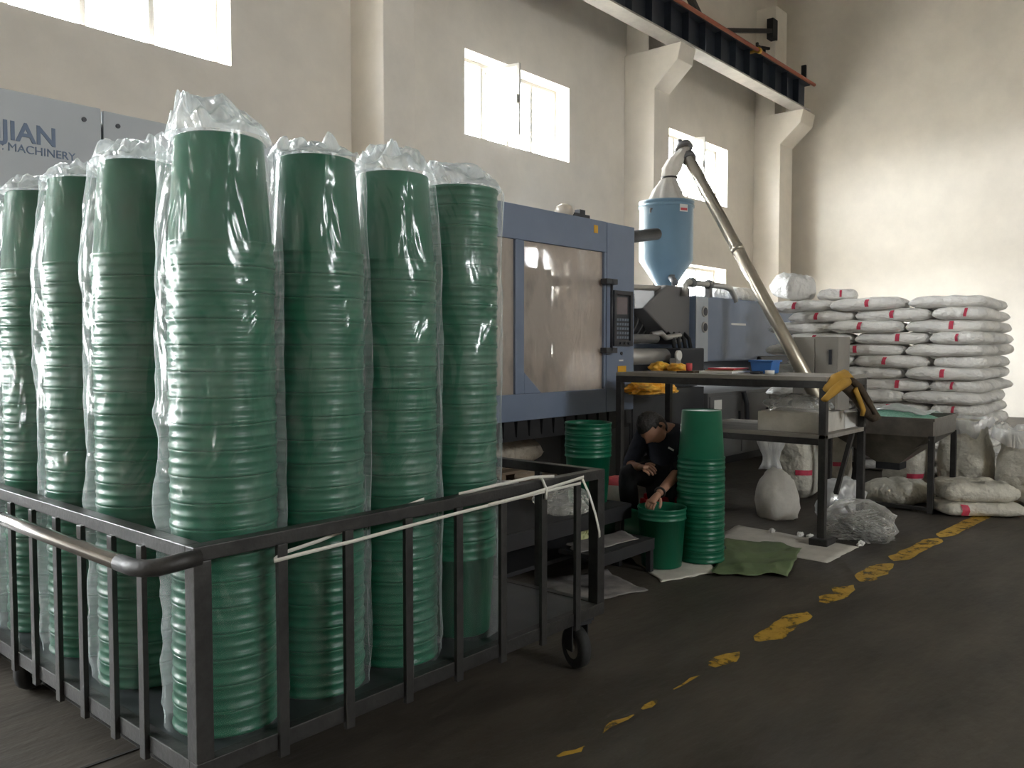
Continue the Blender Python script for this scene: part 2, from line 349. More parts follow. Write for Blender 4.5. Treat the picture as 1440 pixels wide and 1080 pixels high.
for x in (0.0, 0.36): MB().bar((x, 0.5, 0.0), (x, 0.5, .95), 0.05).build('rail', 'dark_steel', lf)
for z in (0.1, 0.5, 0.9): MB().bar((0, 0.5, z), (0.36, 0.5, z), 0.035).build('rung', 'dark_steel', lf)
MB().bar((0.18, 0.5, .9), (0.6, 0.3, .9), 0.05).build('arm', 'dark_steel', lf)
# painted lane line, worn into fragments
yl = thing('lane_line', 'worn yellow painted safety line along the aisle floor', 'floor line'); 
yl['kind'] = 'structure'; del yl['category']; yl.name = 'trim_1'
def yline(x): return 1.672 - 0.0125 * (x - 2.2) - (max(0, x - 5.4) ** 1.3) * 0.031
def paint(x0, x1, wd=0.105, ragged=0.03, off=0.0, seed=0):
    mb = MB(); n_ = max(3, int((x1 - x0) / 0.05)); vs = []
    for i in range(n_ + 1):
        x = x0 + (x1 - x0) * i / n_; e = min(1, i / 1.5, (n_ - i) / 1.5); e = max(0.12, e)
        y = yline(x) + off; a = ragged * nz(x * 9, seed, 1); b = ragged * nz(x * 9, seed, 5)
        vs += [(x, y - wd / 2 * e + a, 0.002), (x, y + wd / 2 * e + b, 0.002)]
    mb.add(vs, [(2 * i, 2 * i + 2, 2 * i + 3, 2 * i + 1) for i in range(n_)])
    mb.build('paint_patch', 'yellow_paint', yl)
for k, (a, b, wd, r) in enumerate(((8.8, 12.5, .12, .01), (7.95, 8.85, .11, .012), (6.55, 7.93, .115, .012), (5.62, 6.52, .115, .02), (5.0, 5.55, .12, .03), (4.45, 4.9, .10, .04), (3.66, 4.24, .12, .035), (3.24, 3.48, .09, .035), (2.92, 3.12, .03, .03), (2.68, 2.8, .03, .03), (2.42, 2.62, .03, .03), (2.18, 2.3, .05, .04))): paint(a, b, wd, r, 0, k * 3.1)

# ------------------------------------------------------------------ cart
CX, CY = 1.09, 2.03
ct = thing('cart', 'grey steel caged trolley with barred sides loaded with bagged bucket stacks', 'cart', (CX, CY, 0))
CL, CW, ZT = 1.87, 2.30, 0.85
for nm, a in (('base_beam', (0, CL, 0, .04)), ('base_beam', (0, CL, CW - .04, CW)), ('base_beam', (0, .04, .04, CW - .04)), ('base_beam', (CL - .04, CL, .04, CW - .04))):
    MB().box(*a, .225, .275).build(nm, 'cart_steel', ct, 0.003)
MB().box(.04, CL - .04, .04, CW - .04, .258, .272).build('deck', 'deck', ct)
for (x, y) in ((0, 0), (CL - .05, 0), (0, CW - .05), (CL - .05, CW - .05)):
    sx = 1 if x == 0 else -1; sy = 1 if y == 0 else -1
    MB().box(x, x + .05, y, y + .05, .275, ZT - .04).build('corner_post', 'cart_steel', ct, 0.003)
for a in ((0, CL, 0, .045), (0, CL, CW - .045, CW), (0, .045, .045, CW - .045), (CL - .045, CL, .045, CW - .045)):
    MB().box(*a, ZT - .04, ZT).build('top_rail', 'cart_steel', ct, 0.003)
bm_ = MB().box(-.016, .016, -.012, .004, .205, ZT - .035).mesh('bar', 0.002)
for x in (1.351, 1.585, 1.828, 2.063, 2.294, 2.533, 2.756): obj('bar', bm_, 'cart_steel', ct, (x - CX, .0, 0))
for x in (1.351, 1.585, 1.828, 2.063, 2.294, 2.533, 2.756): obj('bar', bm_, 'cart_steel', ct, (x - CX, CW + .008, 0))
bm2 = MB().box(-.012, .004, -.016, .016, .205, ZT - .035).mesh('bar', 0.002)
for y in (2.313, 2.50, 2.714, 2.906, 3.11, 3.307, 3.50, 3.70, 3.90, 4.10): obj('bar', bm2, 'cart_steel', ct, (0, y - CY, 0))
for y in (2.4, 2.7, 3.0, 3.3, 3.6, 3.9): obj('bar', bm2, 'cart_steel', ct, (CL + .008, y - CY, 0))
hd = MB().tube([(-.115, .16, .806), (-.115, 2.14, .806)], .021, 16).build('push_handle', 'chrome', ct)
MB().tube([(-.115, .17, .806), (-.115, .10, .806), (-.105, .055, .808), (-.08, .022, .812), (-.04, .010, .818), (.02, .008, .822)], .0225, 14).build('handle_elbow', 'dark_steel', hd)
MB().tube([(-.115, 2.13, .806), (-.115, 2.2, .806), (-.09, 2.26, .81), (.02, 2.29, .82)], .0225, 14).build('handle_elbow', 'dark_steel', hd)
MB().tube([(-.115, 1.02, .806), (-.115, 1.032, .806)], .0225, 14).build('weld_ring', 'dark_steel', hd)
def caster(x, y, rz):
    c = bpy.data.objects.new('caster', None); COL.objects.link(c); c.parent = ct; c.location = (x, y, 0); c.rotation_euler = (0, 0, rz)
    n_ = 28; pr = [(-.026, .05), (-.026, .07), (-.02, .086), (0, .09), (.02, .086), (.026, .07), (.026, .05)]
    mb = MB(); vs = []
    for k in range(n_):
        a = 2 * PI * k / n_
        for (yy, r) in pr: vs.append((r * math.cos(a), yy, .09 + r * math.sin(a)))
    q = len(pr); mb.add(vs, [(k * q + j, ((k + 1) % n_) * q + j, ((k + 1) % n_) * q + (j + 1) % q, k * q + (j + 1) % q) for k in range(n_) for j in range(q)], True)
    mb.build('tyre', 'rubber', c)
    MB().tube([(0, -.022, .09), (0, .022, .09)], .052, 20).tube([(0, -.034, .09), (0, .034, .09)], .02, 14).build('hub', 'hub', c)
    MB().box(-.03, .03, .036, .042, .08, .20).box(-.03, .03, -.042, -.036, .08, .20).box(-.05, .06, -.045, .045, .195, .212).box(-.06, .07, -.05, .05, .212, .226).build('fork', 'black_steel', c, 0.002)
caster(2.86 - CX, .075, math.radians(70)); caster(.16, 1.60, math.radians(38)); caster(.16, .17, math.radians(20)); caster(CL - .1, CW - .15, .4)

# ------------------------------------------------------------------ buckets
BH, STEP = 0.37, 0.0735
prof = [(0.0, .004), (.115, .004), (.119, 0), (.124, .004), (.1435, .2963), (.1500, .2968), (.1515, .300), (.1500, .306), (.1478, .309), (.1478, .326), (.1502, .329), (.1502, .336), (.1482, .339), (.1484, .355), (.1528, .358), (.1528, .367), (.1505, .370), (.1475, .3695), (.1462, .352), (.1412, .296), (.1219, .014), (0.0, .012)]
bk = MB().lathe(prof, 40).mesh('bucket')
bk.materials.append(MATS['bucket'])
pm = MB().lathe([(0, -.0015), (.108, -.0015), (.108, .006), (0, .006)], 32).mesh('base_disc')
RNG = random.Random(4)
def bucket(loc, inv, label, group, base=False, tilt=None):
    o = bpy.data.objects.new('bucket', bk); COL.objects.link(o); o.location = loc
    o.rotation_euler = tilt or ((PI, 0, RNG.uniform(0, 6)) if inv else (0, 0, RNG.uniform(0, 6)))
    tag(o, label, 'bucket', group)
    return o
def stack(x, y, z, nb, inv, where, group, lean=(0, 0)):
    for k in range(nb):
        i = nb - 1 - k
        zz = z + k * STEP + (BH if inv else 0)
        dx, dy = RNG.uniform(-.0005, .0005), RNG.uniform(-.0005, .0005)
        bucket((x + dx + lean[0] * k, y + dy + lean[1] * k, zz), inv, 'green bucket, %s%s, in the %s' % (ORD[i], '' if i == 0 else ' from top', where), group)
def press(x, y, z, p, zz):
    px, py = x + p[0], y + p[1]
    for (ox, oy) in [(q_[0], q_[1]) for q_ in STACKS]:
        d = math.hypot(ox - x, oy - y)
        if d < .01 or d > .60: continue
        nx_, ny_ = (ox - x) / d, (oy - y) / d; over = (px - x) * nx_ + (py - y) * ny_ - (d / 2 - .0015)
        if over > 0: px -= nx_ * over; py -= ny_ * over
    k = min(1, max(0, (.95 - (z + zz)) / .08))          # below the top rail the side rails hold the film in
    for lo, i in ((CX + .0475, 0), (CY + .0515, 1)):
        v = (px, py)[i]
        if v < lo:
            if i == 0: px += (lo - v) * k
            else: py += (lo - v) * k
    return (px - x, py - y)
def bag(x, y, z, h, seed, peak, where, r=0.161, side=0.010, lean=(0, 0)):
    """film sleeve: wrinkled cylinder, gathered into a crumpled tuft"""
    t = thing('plastic_bag', 'clear plastic sleeve over the ' + where, 'plastic bag', (x, y, z), 0, 'plastic sleeves over the bucket stacks')
    nt, nzz = 72, 96; vs = []; fs = []
    for j in range(nzz + 1):
        v = j / nzz; zz = -.002 + (h + .004) * v
        for k in range(nt):
            a = 2 * PI * k / nt; ca, sa = math.cos(a), math.sin(a)
            loose = side * (0.5 + 1.0 * max(0, nz(ca * 1.3 + seed, sa * 1.3, v * 1.5)))
            f = nz(ca * 2.6 + seed * 3, sa * 2.6 + zz * 2.0, zz * 3.2 - a * 0.0) * .012 + nz(ca * 7 + zz * 5, sa * 7 - zz * 5, seed + zz * 5) * .006
            seam = (.020 + .016 * nz(zz * 6, seed, 4) + .008 * nz(zz * 21, seed, 2)) * max(0, math.cos(a - 2.38 - .12 * math.sin(zz * 7 + seed) - .1 * nz(zz * 12, seed))) ** 14 + .012 * max(0, math.cos(a + .45)) ** 30
            rr = r + loose + max(-.006, f) + seam
            taper = 1 - .13 * max(0, (v - .80) / .20) ** 1.2 if INV.get(where, True) else 1
            rr = max(rr * taper, .155 if v < .80 else .150 * taper + .004)
            if v < .03: rr *= .97
            vs.append((*press(x, y, z, (rr * ca + lean[0] * v * 18, rr * sa + lean[1] * v * 18), zz), max(zz, .0005)))
        if j:
            for k in range(nt): fs.append(((j - 1) * nt + k, (j - 1) * nt + (k + 1) % nt, j * nt + (k + 1) % nt, j * nt + k))
    MB().add(vs, fs, True).build('sleeve', 'bag', t)
    # tuft
    px, py, ph = peak; vs = []; fs = []; NR = 14; base = .140 if INV.get(where, True) else .158
    for j in range(NR + 1):
        v = j / NR; sh = v ** 1.4
        for k in range(nt):
            a = 2 * PI * k / nt; ca, sa = math.cos(a), math.sin(a)
            rr = base * (1.02 - v ** 1.3) + .004
            rr *= 1 + .30 * v * (1 - v) * 2 * nz(ca * 2 + seed, sa * 2, seed)
            zz = h + ph * (v ** .75) + .035 * math.sin(PI * min(1, v * 1.05)) * nz(ca * 3.1 + seed * 2, sa * 3.1, v * 4 + seed) * 1.6
            zz += ph * .35 * v * (1 - v) * math.cos(3 * a + seed)
            cr_ = .012 * v * nz(ca * 9, sa * 9 + v * 7, seed)
            vs.append((*press(x, y, z, ((rr + cr_) * ca + px * sh + lean[0] * 18, (rr + cr_) * sa + py * sh + lean[1] * 18), h), max(zz, h + .001)))
        if j:
            for k in range(nt): fs.append(((j - 1) * nt + k, (j - 1) * nt + (k + 1) % nt, j * nt + (k + 1) % nt, j * nt + k))
    fs.append(tuple(NR * nt + k for k in range(nt)))
    MB().add(vs, fs, True).build('gathered_top', 'bag_top', t)
INV = {}
ZD = .273
STACKS = [(1.305, 2.246, 19, True, "bagged stack at the cart corner", (-.07, .06, .13), (0, 0)),
          (1.640, 2.258, 19, True, "first bagged stack past the corner, strapped side", (-.03, .03, .06), (.0006, 0)),
          (1.976, 2.258, 19, True, "second bagged stack past the corner, strapped side", (.01, .04, .12), (0, 0)),
          (2.312, 2.275, 19, False, "bagged rim-up stack beside the bare deck", (-.08, .06, .11), (.0006, 0)),
          (1.312, 2.755, 19, True, "first bagged stack past the corner, handle side", (-.02, .02, .085), (0, 0)),
          (1.315, 3.175, 19, True, "second bagged stack past the corner, handle side", (-.04, .02, .045), (0, 0)),
          (1.31, 3.575, 19, True, "third bagged stack past the corner, handle side", (.03, .0, .075), (0, 0)),
          (1.31, 3.955, 19, True, "fourth bagged stack past the corner, handle side", (0, 0, .03), (0, 0))]
for k, (x, y, nb, inv, where, pk, lean) in enumerate(STACKS):
    INV[where] = inv
    stack(x, y, ZD, nb, inv, where, 'buckets bagged on the cart', lean)
    bag(x, y, ZD, BH + STEP * (nb - 1), 2.7 + k * 1.9, pk, where, lean=lean)
# loose buckets
stack(4.835, 2.575, 0.012, 9, True, 'unwrapped stack beside the seated worker', 'buckets in the loose inverted stack')
bucket((4.55, 2.69, 0.008), False, 'single green bucket standing upright on the white floor sheet', None)
stack(4.415, 3.16, 0.370, 3, False, 'short upright stack on the black bench', 'buckets on the black bench')
bucket((4.705, 2.862, .1555), False, 'green bucket lying on its side between the bench and the seated worker', None, tilt=(math.radians(-88.2), 0, 0))

# ------------------------------------------------------------------ strap on cart
def ribbon(pts, wd, up=(0, 0, 1)):
    mb = MB(); vs = []; pts = [Vector(p) for p in pts]
    for p in pts:
        u = Vector(up) * wd / 2; vs += [p - u + Vector((0, -.001, 0)), p + u + Vector((0, -.001, 0)), p + u + Vector((0, .001, 0)), p - u + Vector((0, .001, 0))]
    fs = []
    for i in range(len(pts) - 1):
        for k in range(4): fs.append((4 * i + k, 4 * i + (k + 1) % 4, 4 * i + 4 + (k + 1) % 4, 4 * i + 4 + k))
    fs += [(0, 1, 2, 3), (len(vs) - 4, len(vs) - 3, len(vs) - 2, len(vs) - 1)]
    return mb.add(vs, fs, True)
st = thing('packing_strap', 'white plastic packing strap looped along the barred side of the cart', 'strap', (0, 0, 0))
ribbon([(1.318, 2.012, .775), (1.40, 2.011, .778), (1.6, 2.012, .782), (1.83, 2.012, .792), (2.06, 2.012, .800), (2.3, 2.012, .806), (2.55, 2.012, .812), (2.76, 2.012, .815)], .011).build('outer_run', 'strap', st)
ribbon([(1.318, 2.014, .778), (1.36, 2.036, .785), (1.5, 2.060, .791), (1.60, 2.0775, .800), (1.75, 2.0785, .825), (1.95, 2.0785, .853)], .011).build('inner_run', 'strap', st)
ribbon([(2.2, 2.010, .806), (2.4, 2.008, .812), (2.6, 2.009, .826), (2.78, 2.011, .838)], .012).build('doubled_run', 'strap', st)
ribbon([(2.1, 2.06, .852), (2.3, 2.05, .862), (2.5, 2.05, .866), (2.62, 2.04, .857)], .012).build('loop_over_rail', 'strap', st)
ribbon([(2.772, 2.012, .83), (2.80, 2.0, .77), (2.84, 1.995, .68), (2.87, 1.995, .60), (2.872, 1.995, .575)], .013, (.9, 0, .3)).build('loose_end', 'strap', st)
MB().tube([(2.53, 2.012, .78), (2.53, 2.008, .82), (2.53, 2.03, .858), (2.53, 2.08, .858)], .006, 8).build('knot', 'strap', st)

# ------------------------------------------------------------------ injection machine (front face at y = 4.45)
YF = 4.45
mc = thing('injection_machine', 'blue injection moulding machine with a glazed sliding door and control panel', 'machine', (0, YF, 0))
D = 1.55
MB().box(.9, 1.925, 0, .03, 1.0, 2.592).build('cover_panel', 'machine_grey', mc, 0.004)
MB().box(1.937, 4.05, 0, .03, 1.0, 2.585).build('cover_panel', 'machine_grey', mc, 0.004)
sc_ = MB().tube([(0, -.006, 0), (0, .002, 0)], .012, 10).mesh('screw')
for x in (1.0, 1.84, 2.01, 3.9):
    for z in (2.52, 1.08): obj('screw', sc_, 'panel_dark', mc, (x, 0, z))
def text(s, x, z, size, m, parent, y=-.002, name='lettering', ext=.0015):
    c = bpy.data.curves.new(name, 'FONT'); c.body = s; c.size = size; c.extrude = ext; c.align_x = 'RIGHT'; c.offset = (size * .022 if size > .1 else 0.0)
    o = bpy.data.objects.new(name, c); COL.objects.link(o); o.location = (x, y, z); o.rotation_euler = (PI / 2, 0, 0)
    bpy.context.view_layer.update()
    me = bpy.data.meshes.new_from_object(o.evaluated_get(bpy.context.evaluated_depsgraph_get())); bpy.data.objects.remove(o)
    o = obj(name, me, None, parent, (x, y, z)); o.rotation_euler = (PI / 2, 0, 0); me.materials.clear(); me.materials.append(MATS[m]); return o
o = text('IJIAN', 1.708, 2.358, .126, 'letter', mc); o['label'] = 'large blue lettering'
text(':', 1.472, 2.304, .055, 'letter', mc, name='colon')
o = text('MACHINERY', 1.795, 2.304, .055, 'letter', mc); o['label'] = 'small blue lettering'
MB().box(.9, 7.0, .04, D, .62, .78).build('bed', 'cabinet_dark', mc, 0.01)
MB().box(.9, 4.4, .05, .7, 0, .62).build('left_base', 'cabinet_dark', mc, 0.01)
MB().box(6.32, 7.0, .06, .4, 0, .62).build('right_base', 'cabinet_dark', mc, 0.01)
MB().box(.9, 6.96, .03, D, 2.50, 2.522).build('roof_sheet', 'machine_blue', mc)
MB().box(.9, .93, .03, D, .78, 2.5).build('end_panel', 'machine_grey', mc)
# ribbed way cover under the door
for k in range(17): MB().prism([(4.05 + k * .165, .63), (4.20 + k * .165, .63), (4.18 + k * .165, .775), (4.06 + k * .165, .775)], 'y', -.01, .04).build('way_cover_rib', 'black_steel', mc)
MB().box(4.0, 6.9, .0, .04, .60, .635).build('way_cover_edge', 'black_steel', mc)
# rear guard: posts and translucent panes let the window light in
for x in (4.1, 5.4, 6.9): MB().box(x, x + .08, D - .05, D, .78, 2.5).build('rear_post', 'machine_blue', mc)
for (a_, b_) in ((4.18, 5.4), (5.48, 6.9)): MB().box(a_, b_, D - .03, D - .02, .78, 2.5).build('rear_pane', 'door_pane', mc)
# door
dr = bpy.data.objects.new('door', None); COL.objects.link(dr); dr.parent = mc; dr.location = (0, 0, 0)
a0, a1 = 4.06, 6.455
g = MB().box(a0, a1, -.03, .03, 2.24, 2.52).box(a0, a1, -.03, .03, .765, .985).box(a0, 4.2, -.03, .03, .985, 2.24).box(5.165, 5.275, -.03, .03, .985, 2.24).box(6.42, a1, -.03, .03, .985, 2.24)
g.prism([(5.275, .985), (5.50, .985), (5.275, 1.165)], 'y', -.03, .03)
g.build('door_frame', 'machine_blue', dr, 0.006)
MB().box(4.2, 5.165, -.006, .004, .985, 2.24).build('door_pane', 'door_pane', dr)
MB().prism([(5.275, 1.165), (5.50, .985), (6.42, .985), (6.42, 2.24), (5.275, 2.24)], 'y', -.006, .004).build('door_pane', 'door_pane', dr)
MB().box(6.25, 6.31, -.034, -.03, 2.40, 2.47).build('warning_label', 'yellow_tag', dr)
MB().tube([(6.452, -.09, 1.33), (6.452, -.09, 1.99)], .013, 10).build('door_handle', 'panel_dark', dr)
for z in (1.34, 1.97): MB().box(6.36, 6.54, -.10, -.03, z - .025, z + .025).build('handle_bracket', 'panel_dark', dr, 0.005)
# fixed panel with controls
MB().box(6.478, 6.94, -.02, .04, .765, 2.52).build('control_column', 'machine_blue', mc, 0.006)
MB().box(6.90, 6.94, .04, .5, .765, 2.52).build('column_return', 'machine_blue', mc)
cp = MB().box(6.56, 6.60, -.05, -.02, 1.38, 1.90).box(6.84, 6.88, -.05, -.02, 1.38, 1.90).box(6.60, 6.84, -.05, -.02, 1.86, 1.90).box(6.60, 6.84, -.05, -.02, 1.38, 1.43).box(6.60, 6.84, -.03, -.02, 1.43, 1.86).build('control_panel', 'panel_dark', mc, 0.003)
MB().box(6.62, 6.80, -.035, -.03, 1.68, 1.84).build('screen', 'screen', cp)
kb = MB().box(-.016, .016, -.008, 0, -.012, .012).mesh('key', 0.002)
for i in range(5):
    for j in range(5): obj('key', kb, 'keypad', cp, (6.635 + i * .043, -.03, 1.46 + j * .042))
for x in (6.66, 6.73, 6.80): MB().tube([(x, -.065, 1.405), (x, -.045, 1.405)], .013, 12).build('knob', 'panel_dark', cp)
MB().box(6.66, 6.80, -.025, -.02, 1.11, 1.19).build('yellow_label', 'yellow_tag', mc); MB().box(6.67, 6.78, -.025, -.02, .99, 1.09).build('navy_label', 'navy_tag', mc)
MB().box(6.68, 6.75, -.025, -.02, 1.235, 1.25).build('name_plate', 'white_tag', mc); MB().tube([(6.72, -.03, 1.31), (6.72, -.02, 1.31)], .016, 12).build('key_switch', 'panel_dark', mc)
# inside the clamp
MB().box(5.85, 6.25, .45, 1.15, 1.0, 2.1).build('mould_platen', 'barrel_grey', mc, 0.01)
MB().box(4.3, 4.6, .45, 1.15, 1.0, 2.1).build('mould_platen', 'barrel_grey', mc, 0.01)
for y in (.5, 1.1):
    for z in (1.1, 2.0): MB().tube([(3.5, y, z), (6.9, y, z)], .05, 14).build('tie_bar', 'pale_metal', mc)
MB().box(5.55, 5.85, .55, 1.05, 1.3, 1.85).build('mould_half', 'pale_metal', mc, 0.01)
# on the roof
lp = MB().box(6.02, 6.26, .02, .10, 2.522, 2.56).build('lamp_bracket', 'panel_dark', mc, 0.003)
MB().lathe([(.07, 0), (.085, .02), (.085, .05), (.07, .085), (.03, .105), (0, .107)], 20, (5.94, .07, 2.522)).build('lamp_globe', 'amber', mc)
MB().box(6.12, 6.2, .03, .09, 2.56, 2.60).build('lamp_clip', 'panel_dark', lp)
MB().tube([(6.9, .45, 2.42), (8.13, .45, 2.62)], .065, 16).build('exhaust_pipe', 'panel_dark', mc)
# injection unit
for (a, b, r) in ((7.0, 8.15, .27), (8.15, 8.24, .31)): MB().tube([(a, .75, 1.72), (b, .75, 1.72)], r, 28).build('barrel_guard', 'barrel', mc)
for k in range(9): MB().tube([(7.08 + k * .12, .75, 1.72), (7.10 + k * .12, .75, 1.72)], .278, 28).build('heater_band', 'barrel_grey', mc)
MB().prism([(7.62, 1.78), (8.1, 2.05), (8.62, 2.05), (8.62, 1.46), (8.35, 1.40)], 'y', .30, 1.1).build('feed_block', 'barrel_grey', mc, 0.02)
MB().tube([(6.95, .38, 1.98), (8.2, .38, 2.02)], .03, 10).build('guide_rod', 'pale_metal', mc)
MB().box(7.0, 7.5, .4, .8, 1.98, 2.12).build('valve_block', 'panel_dark', mc, 0.01)
for (x, z, s) in ((7.05, 2.12, .10), (7.2, 2.1, .12), (7.33, 2.13, .07)): MB().tube([(x, .5, z - .05), (x, .5, z + s)], .035, 10).build('valve', 'panel_dark', mc)
MB().box(7.0, 8.6, .18, 1.2, .93, 1.10).build('carriage_base', 'cabinet_dark', mc, 0.01)
MB().tube([(7.08, .3, 1.27), (8.25, .3, 1.27)], .085, 18).build('drive_cylinder', 'pale_metal', mc)
MB().tube([(7.0, .3, 1.27), (7.22, .3, 1.27)], .10, 18).build('cylinder_head', 'panel_dark', mc)
MB().tube([(6.98, .22, 1.46), (7.75, .22, 1.46)], .045, 12).build('hydraulic_line', 'barrel_grey', mc)
MB().tube([(7.95, .05, 1.28), (7.95, .08, 1.28)], .055, 20).build('round_dial', 'white_tag', mc)
MB().box(7.90, 8.0, .06, .14, 1.08, 1.25).build('dial_post', 'pale_metal', mc); MB().box(8.05, 8.6, .1, .7, 1.08, 1.36).build('valve_manifold', 'panel_dark', mc, 0.02)
for k in range(4): MB().tube([(8.1 + k * .12, .2, 1.36), (8.1 + k * .12, .22, 1.46), (8.16 + k * .12, .35, 1.55)], .022, 8).build('hose', 'rubber', mc)
MB().tube([(7.7, .25, 1.5), (7.82, .2, 1.52), (7.95, .22, 1.47), (8.3, .25, 1.5)], .03, 10).build('hose', 'pale_metal', mc)
ib = MB().box(8.66, 11.70, .25, 1.35, 1.20, 1.96).build('injection_cover', 'machine_blue', mc, 0.02)
MB().box(8.66, 8.95, .243, .25, 1.20, 1.95).build('gauge_strip', 'machine_grey', ib)
for z in (1.78, 1.60):
    gg = MB().tube([(8.85, .225, z), (8.85, .243, z)], .062, 22).build('gauge', 'pale_metal', ib); MB().tube([(8.85, .222, z), (8.85, .225, z)], .048, 22).build('gauge_face', 'panel_dark', gg)
MB().box(9.55, 9.95, .244, .25, 1.64, 1.665).build('name_strip', 'white_tag', ib)
MB().tube([(8.40, .25, 1.94), (8.40, .24, 2.06), (8.47, .25, 2.10), (9.35, .25, 2.10), (9.52, .25, 2.08), (9.62, .25, 2.0), (9.66, .25, 1.93)], .036, 12).build('coolant_pipe', 'pale_metal', mc)
for x in (8.52, 8.93): MB().tube([(x, .25, 2.10), (x + .07, .25, 2.10)], .055, 14).build('pipe_union', 'barrel_grey', mc)
MB().box(8.93, 9.0, .22, .28, 1.95, 2.1).build('pipe_stand', 'barrel_grey', mc)
MB().box(10.3, 11.5, .2, 1.2, .85, 1.25).build('motor_block', 'panel_dark', mc, 0.03)
# hydraulic base cabinets
MB().box(7.0, 8.5, .05, 1.4, 0.0, .93).build('base_cabinet', 'cabinet_dark', mc, 0.008)
MB().box(7.02, 7.75, .035, .05, .1, .86).build('cabinet_door', 'cabinet_dark', mc, 0.006)
MB().box(6.98, 7.82, .0, .3, .905, .925).build('drip_tray', 'pale_metal', mc)
MB().box(8.5, 11.0, .0, 1.4, 0.1, .85).build('base_cabinet', 'cabinet_grey', mc, 0.008); MB().box(8.5, 11.0, .06, 1.4, 0, .1).build('plinth', 'black_steel', mc)
for (a, b) in ((8.53, 9.32), (9.34, 10.1), (10.12, 10.97)):
    dd = MB().box(a, b, -.014, 0, .13, .81).build('cabinet_door', 'cabinet_grey', mc, 0.004); MB().box(b - .09, b - .05, -.035, -.012, .42, .62).build('handle', 'panel_dark', dd, 0.006)
MB().box(8.62, 8.80, -.018, -.014, .66, .77).build('paper_notice', 'white_tag', mc)
MB().tube([(9.33, -.03, .84), (9.38, -.05, .7), (9.42, -.04, .5), (9.4, -.03, .38)], .03, 8).build('cable', 'panel_dark', mc)
# hopper
HX, HY = 9.52, 5.6 - YF
hp = MB().lathe([(.345, 1.13), (.352, 1.135), (.352, 1.115), (.343, 1.11), (.343, .385), (.12, .06), (.12, -.12), (.10, -.12), (.10, .06), (.33, .39), (.335, 1.13)], 40, (HX, HY, 2.09)).build('hopper', 'hopper_blue', mc)
MB().lathe([(.346, 1.05), (.356, 1.055), (.356, 1.085), (.346, 1.09)], 40, (HX, HY, 2.09)).build('hopper_band', 'hopper_blue', hp)
a = math.radians(-100)
MB().box(-.06, .06, -.356, -.348, 0, .09).build('hopper_label', 'white_tag', hp, loc=None).matrix_local = Matrix.Translation((HX, HY, 3.06)) @ Matrix.Rotation(math.radians(-22), 4, 'Z')
MB().box(-.05, .05, -.358, -.352, .015, .045).build('red_print', 'red_tag', hp).matrix_local = Matrix.Translation((HX, HY, 3.06)) @ Matrix.Rotation(math.radians(-22), 4, 'Z')
MB().tube([(HX - .14, HY - .16, 2.25), (HX - .24, HY - .28, 2.17)], .04, 12).build('drain_spout', 'barrel_grey', hp)
MB().box(HX - .2, HX + .2, HY - .2, HY + .2, 1.93, 1.98).build('hopper_flange', 'barrel', hp); MB().bar((HX - .16, HY - .2, 1.95), (HX - .16, HY - .2, 2.28), .03).build('hopper_stay', 'barrel_grey', hp)
for s in (-1, 1): MB().tube([(HX + s * .35, HY, 3.1), (HX + s * .38, HY, 3.1), (HX + s * .38, HY, 3.05)], .012, 8).build('lift_lug', 'barrel_grey', hp)
# screw conveyor
P0, P1 = Vector((9.80, 5.52, 3.95)), Vector((8.60, 2.90, .20)); dv = (P1 - P0).normalized()
sc = thing('screw_conveyor', 'long slanting steel auger tube feeding the blue hopper', 'conveyor', tuple(P1)); q = lambda p: Vector(p) - P1
MB().tube([q(P0), q(P1)], .072, 18).build('tube', 'auger', sc)
MB().tube([q(P0 - dv * .02), q(P0 + dv * .03)], .12, 18).build('head_flange', 'barrel_grey', sc)
MB().tube([q(P0 + dv * .15), q(P0 + dv * .22)], .095, 16).build('clamp', 'barrel_grey', sc); MB().tube([q(P0 - dv * .14), q(P0 - dv * .02)], .035, 12).build('motor_stub', 'panel_dark', sc)
MB().tube([q(P0 + dv * 1.75), q(P0 + dv * 1.83)], .08, 16).build('joint_ring', 'auger', sc)
MB().tube([q(P1 - dv * .3), q(P1)], .085, 16).build('intake', 'barrel_grey', sc)
ft = MB(); ft.bar((0, 0, -.2), (0, 0, .02), .06).box(-.15, .15, -.15, .15, -.2, -.18).build('foot', 'dark_steel', sc)
# cloth sleeve from auger to hopper
cs = thing('cloth_sleeve', 'whitish cloth sleeve tied under the auger head into the hopper', 'cloth', (HX, HY + YF, 3.1))
vs = []; fs = []; nt = 40
T = P0 + dv * .1 - Vector((HX, HY + YF, 3.1))
prof_ = [(0.0, .27, 0), (.12, .235, 0), (.28, .17, 0.03), (.40, .105, .10), (.44, .085, .14), (.47, .10, .17), (.56, .12, .28), (.68, .105, .5), (.78, .085, .85), (.84, .06, 1)]
for j, (z, r, t_) in enumerate(prof_):
    for k in range(nt):
        a = 2 * PI * k / nt; rr = r * (1 + .12 * math.sin(9 * a + j) * (1 if j < 5 else .6)) + .012 * nz(math.cos(a) * 4, math.sin(a) * 4, z * 9)
        vs.append((rr * math.cos(a) + T.x * t_ * .95, rr * math.sin(a) + T.y * t_ * .95, z))
    if j:
        for k in range(nt): fs.append(((j - 1) * nt + k, (j - 1) * nt + (k + 1) % nt, j * nt + (k + 1) % nt, j * nt + k))
MB().add(vs, fs, True).build('sleeve', 'cloth_white', cs)
MB().tube([(T.x * .14 + .10 * math.cos(a), T.y * .14 + .10 * math.sin(a), .44) for a in [2 * PI * k / 16 for k in range(17)]], .012, 8, False).build('tie_cord', 'dark_steel', cs)

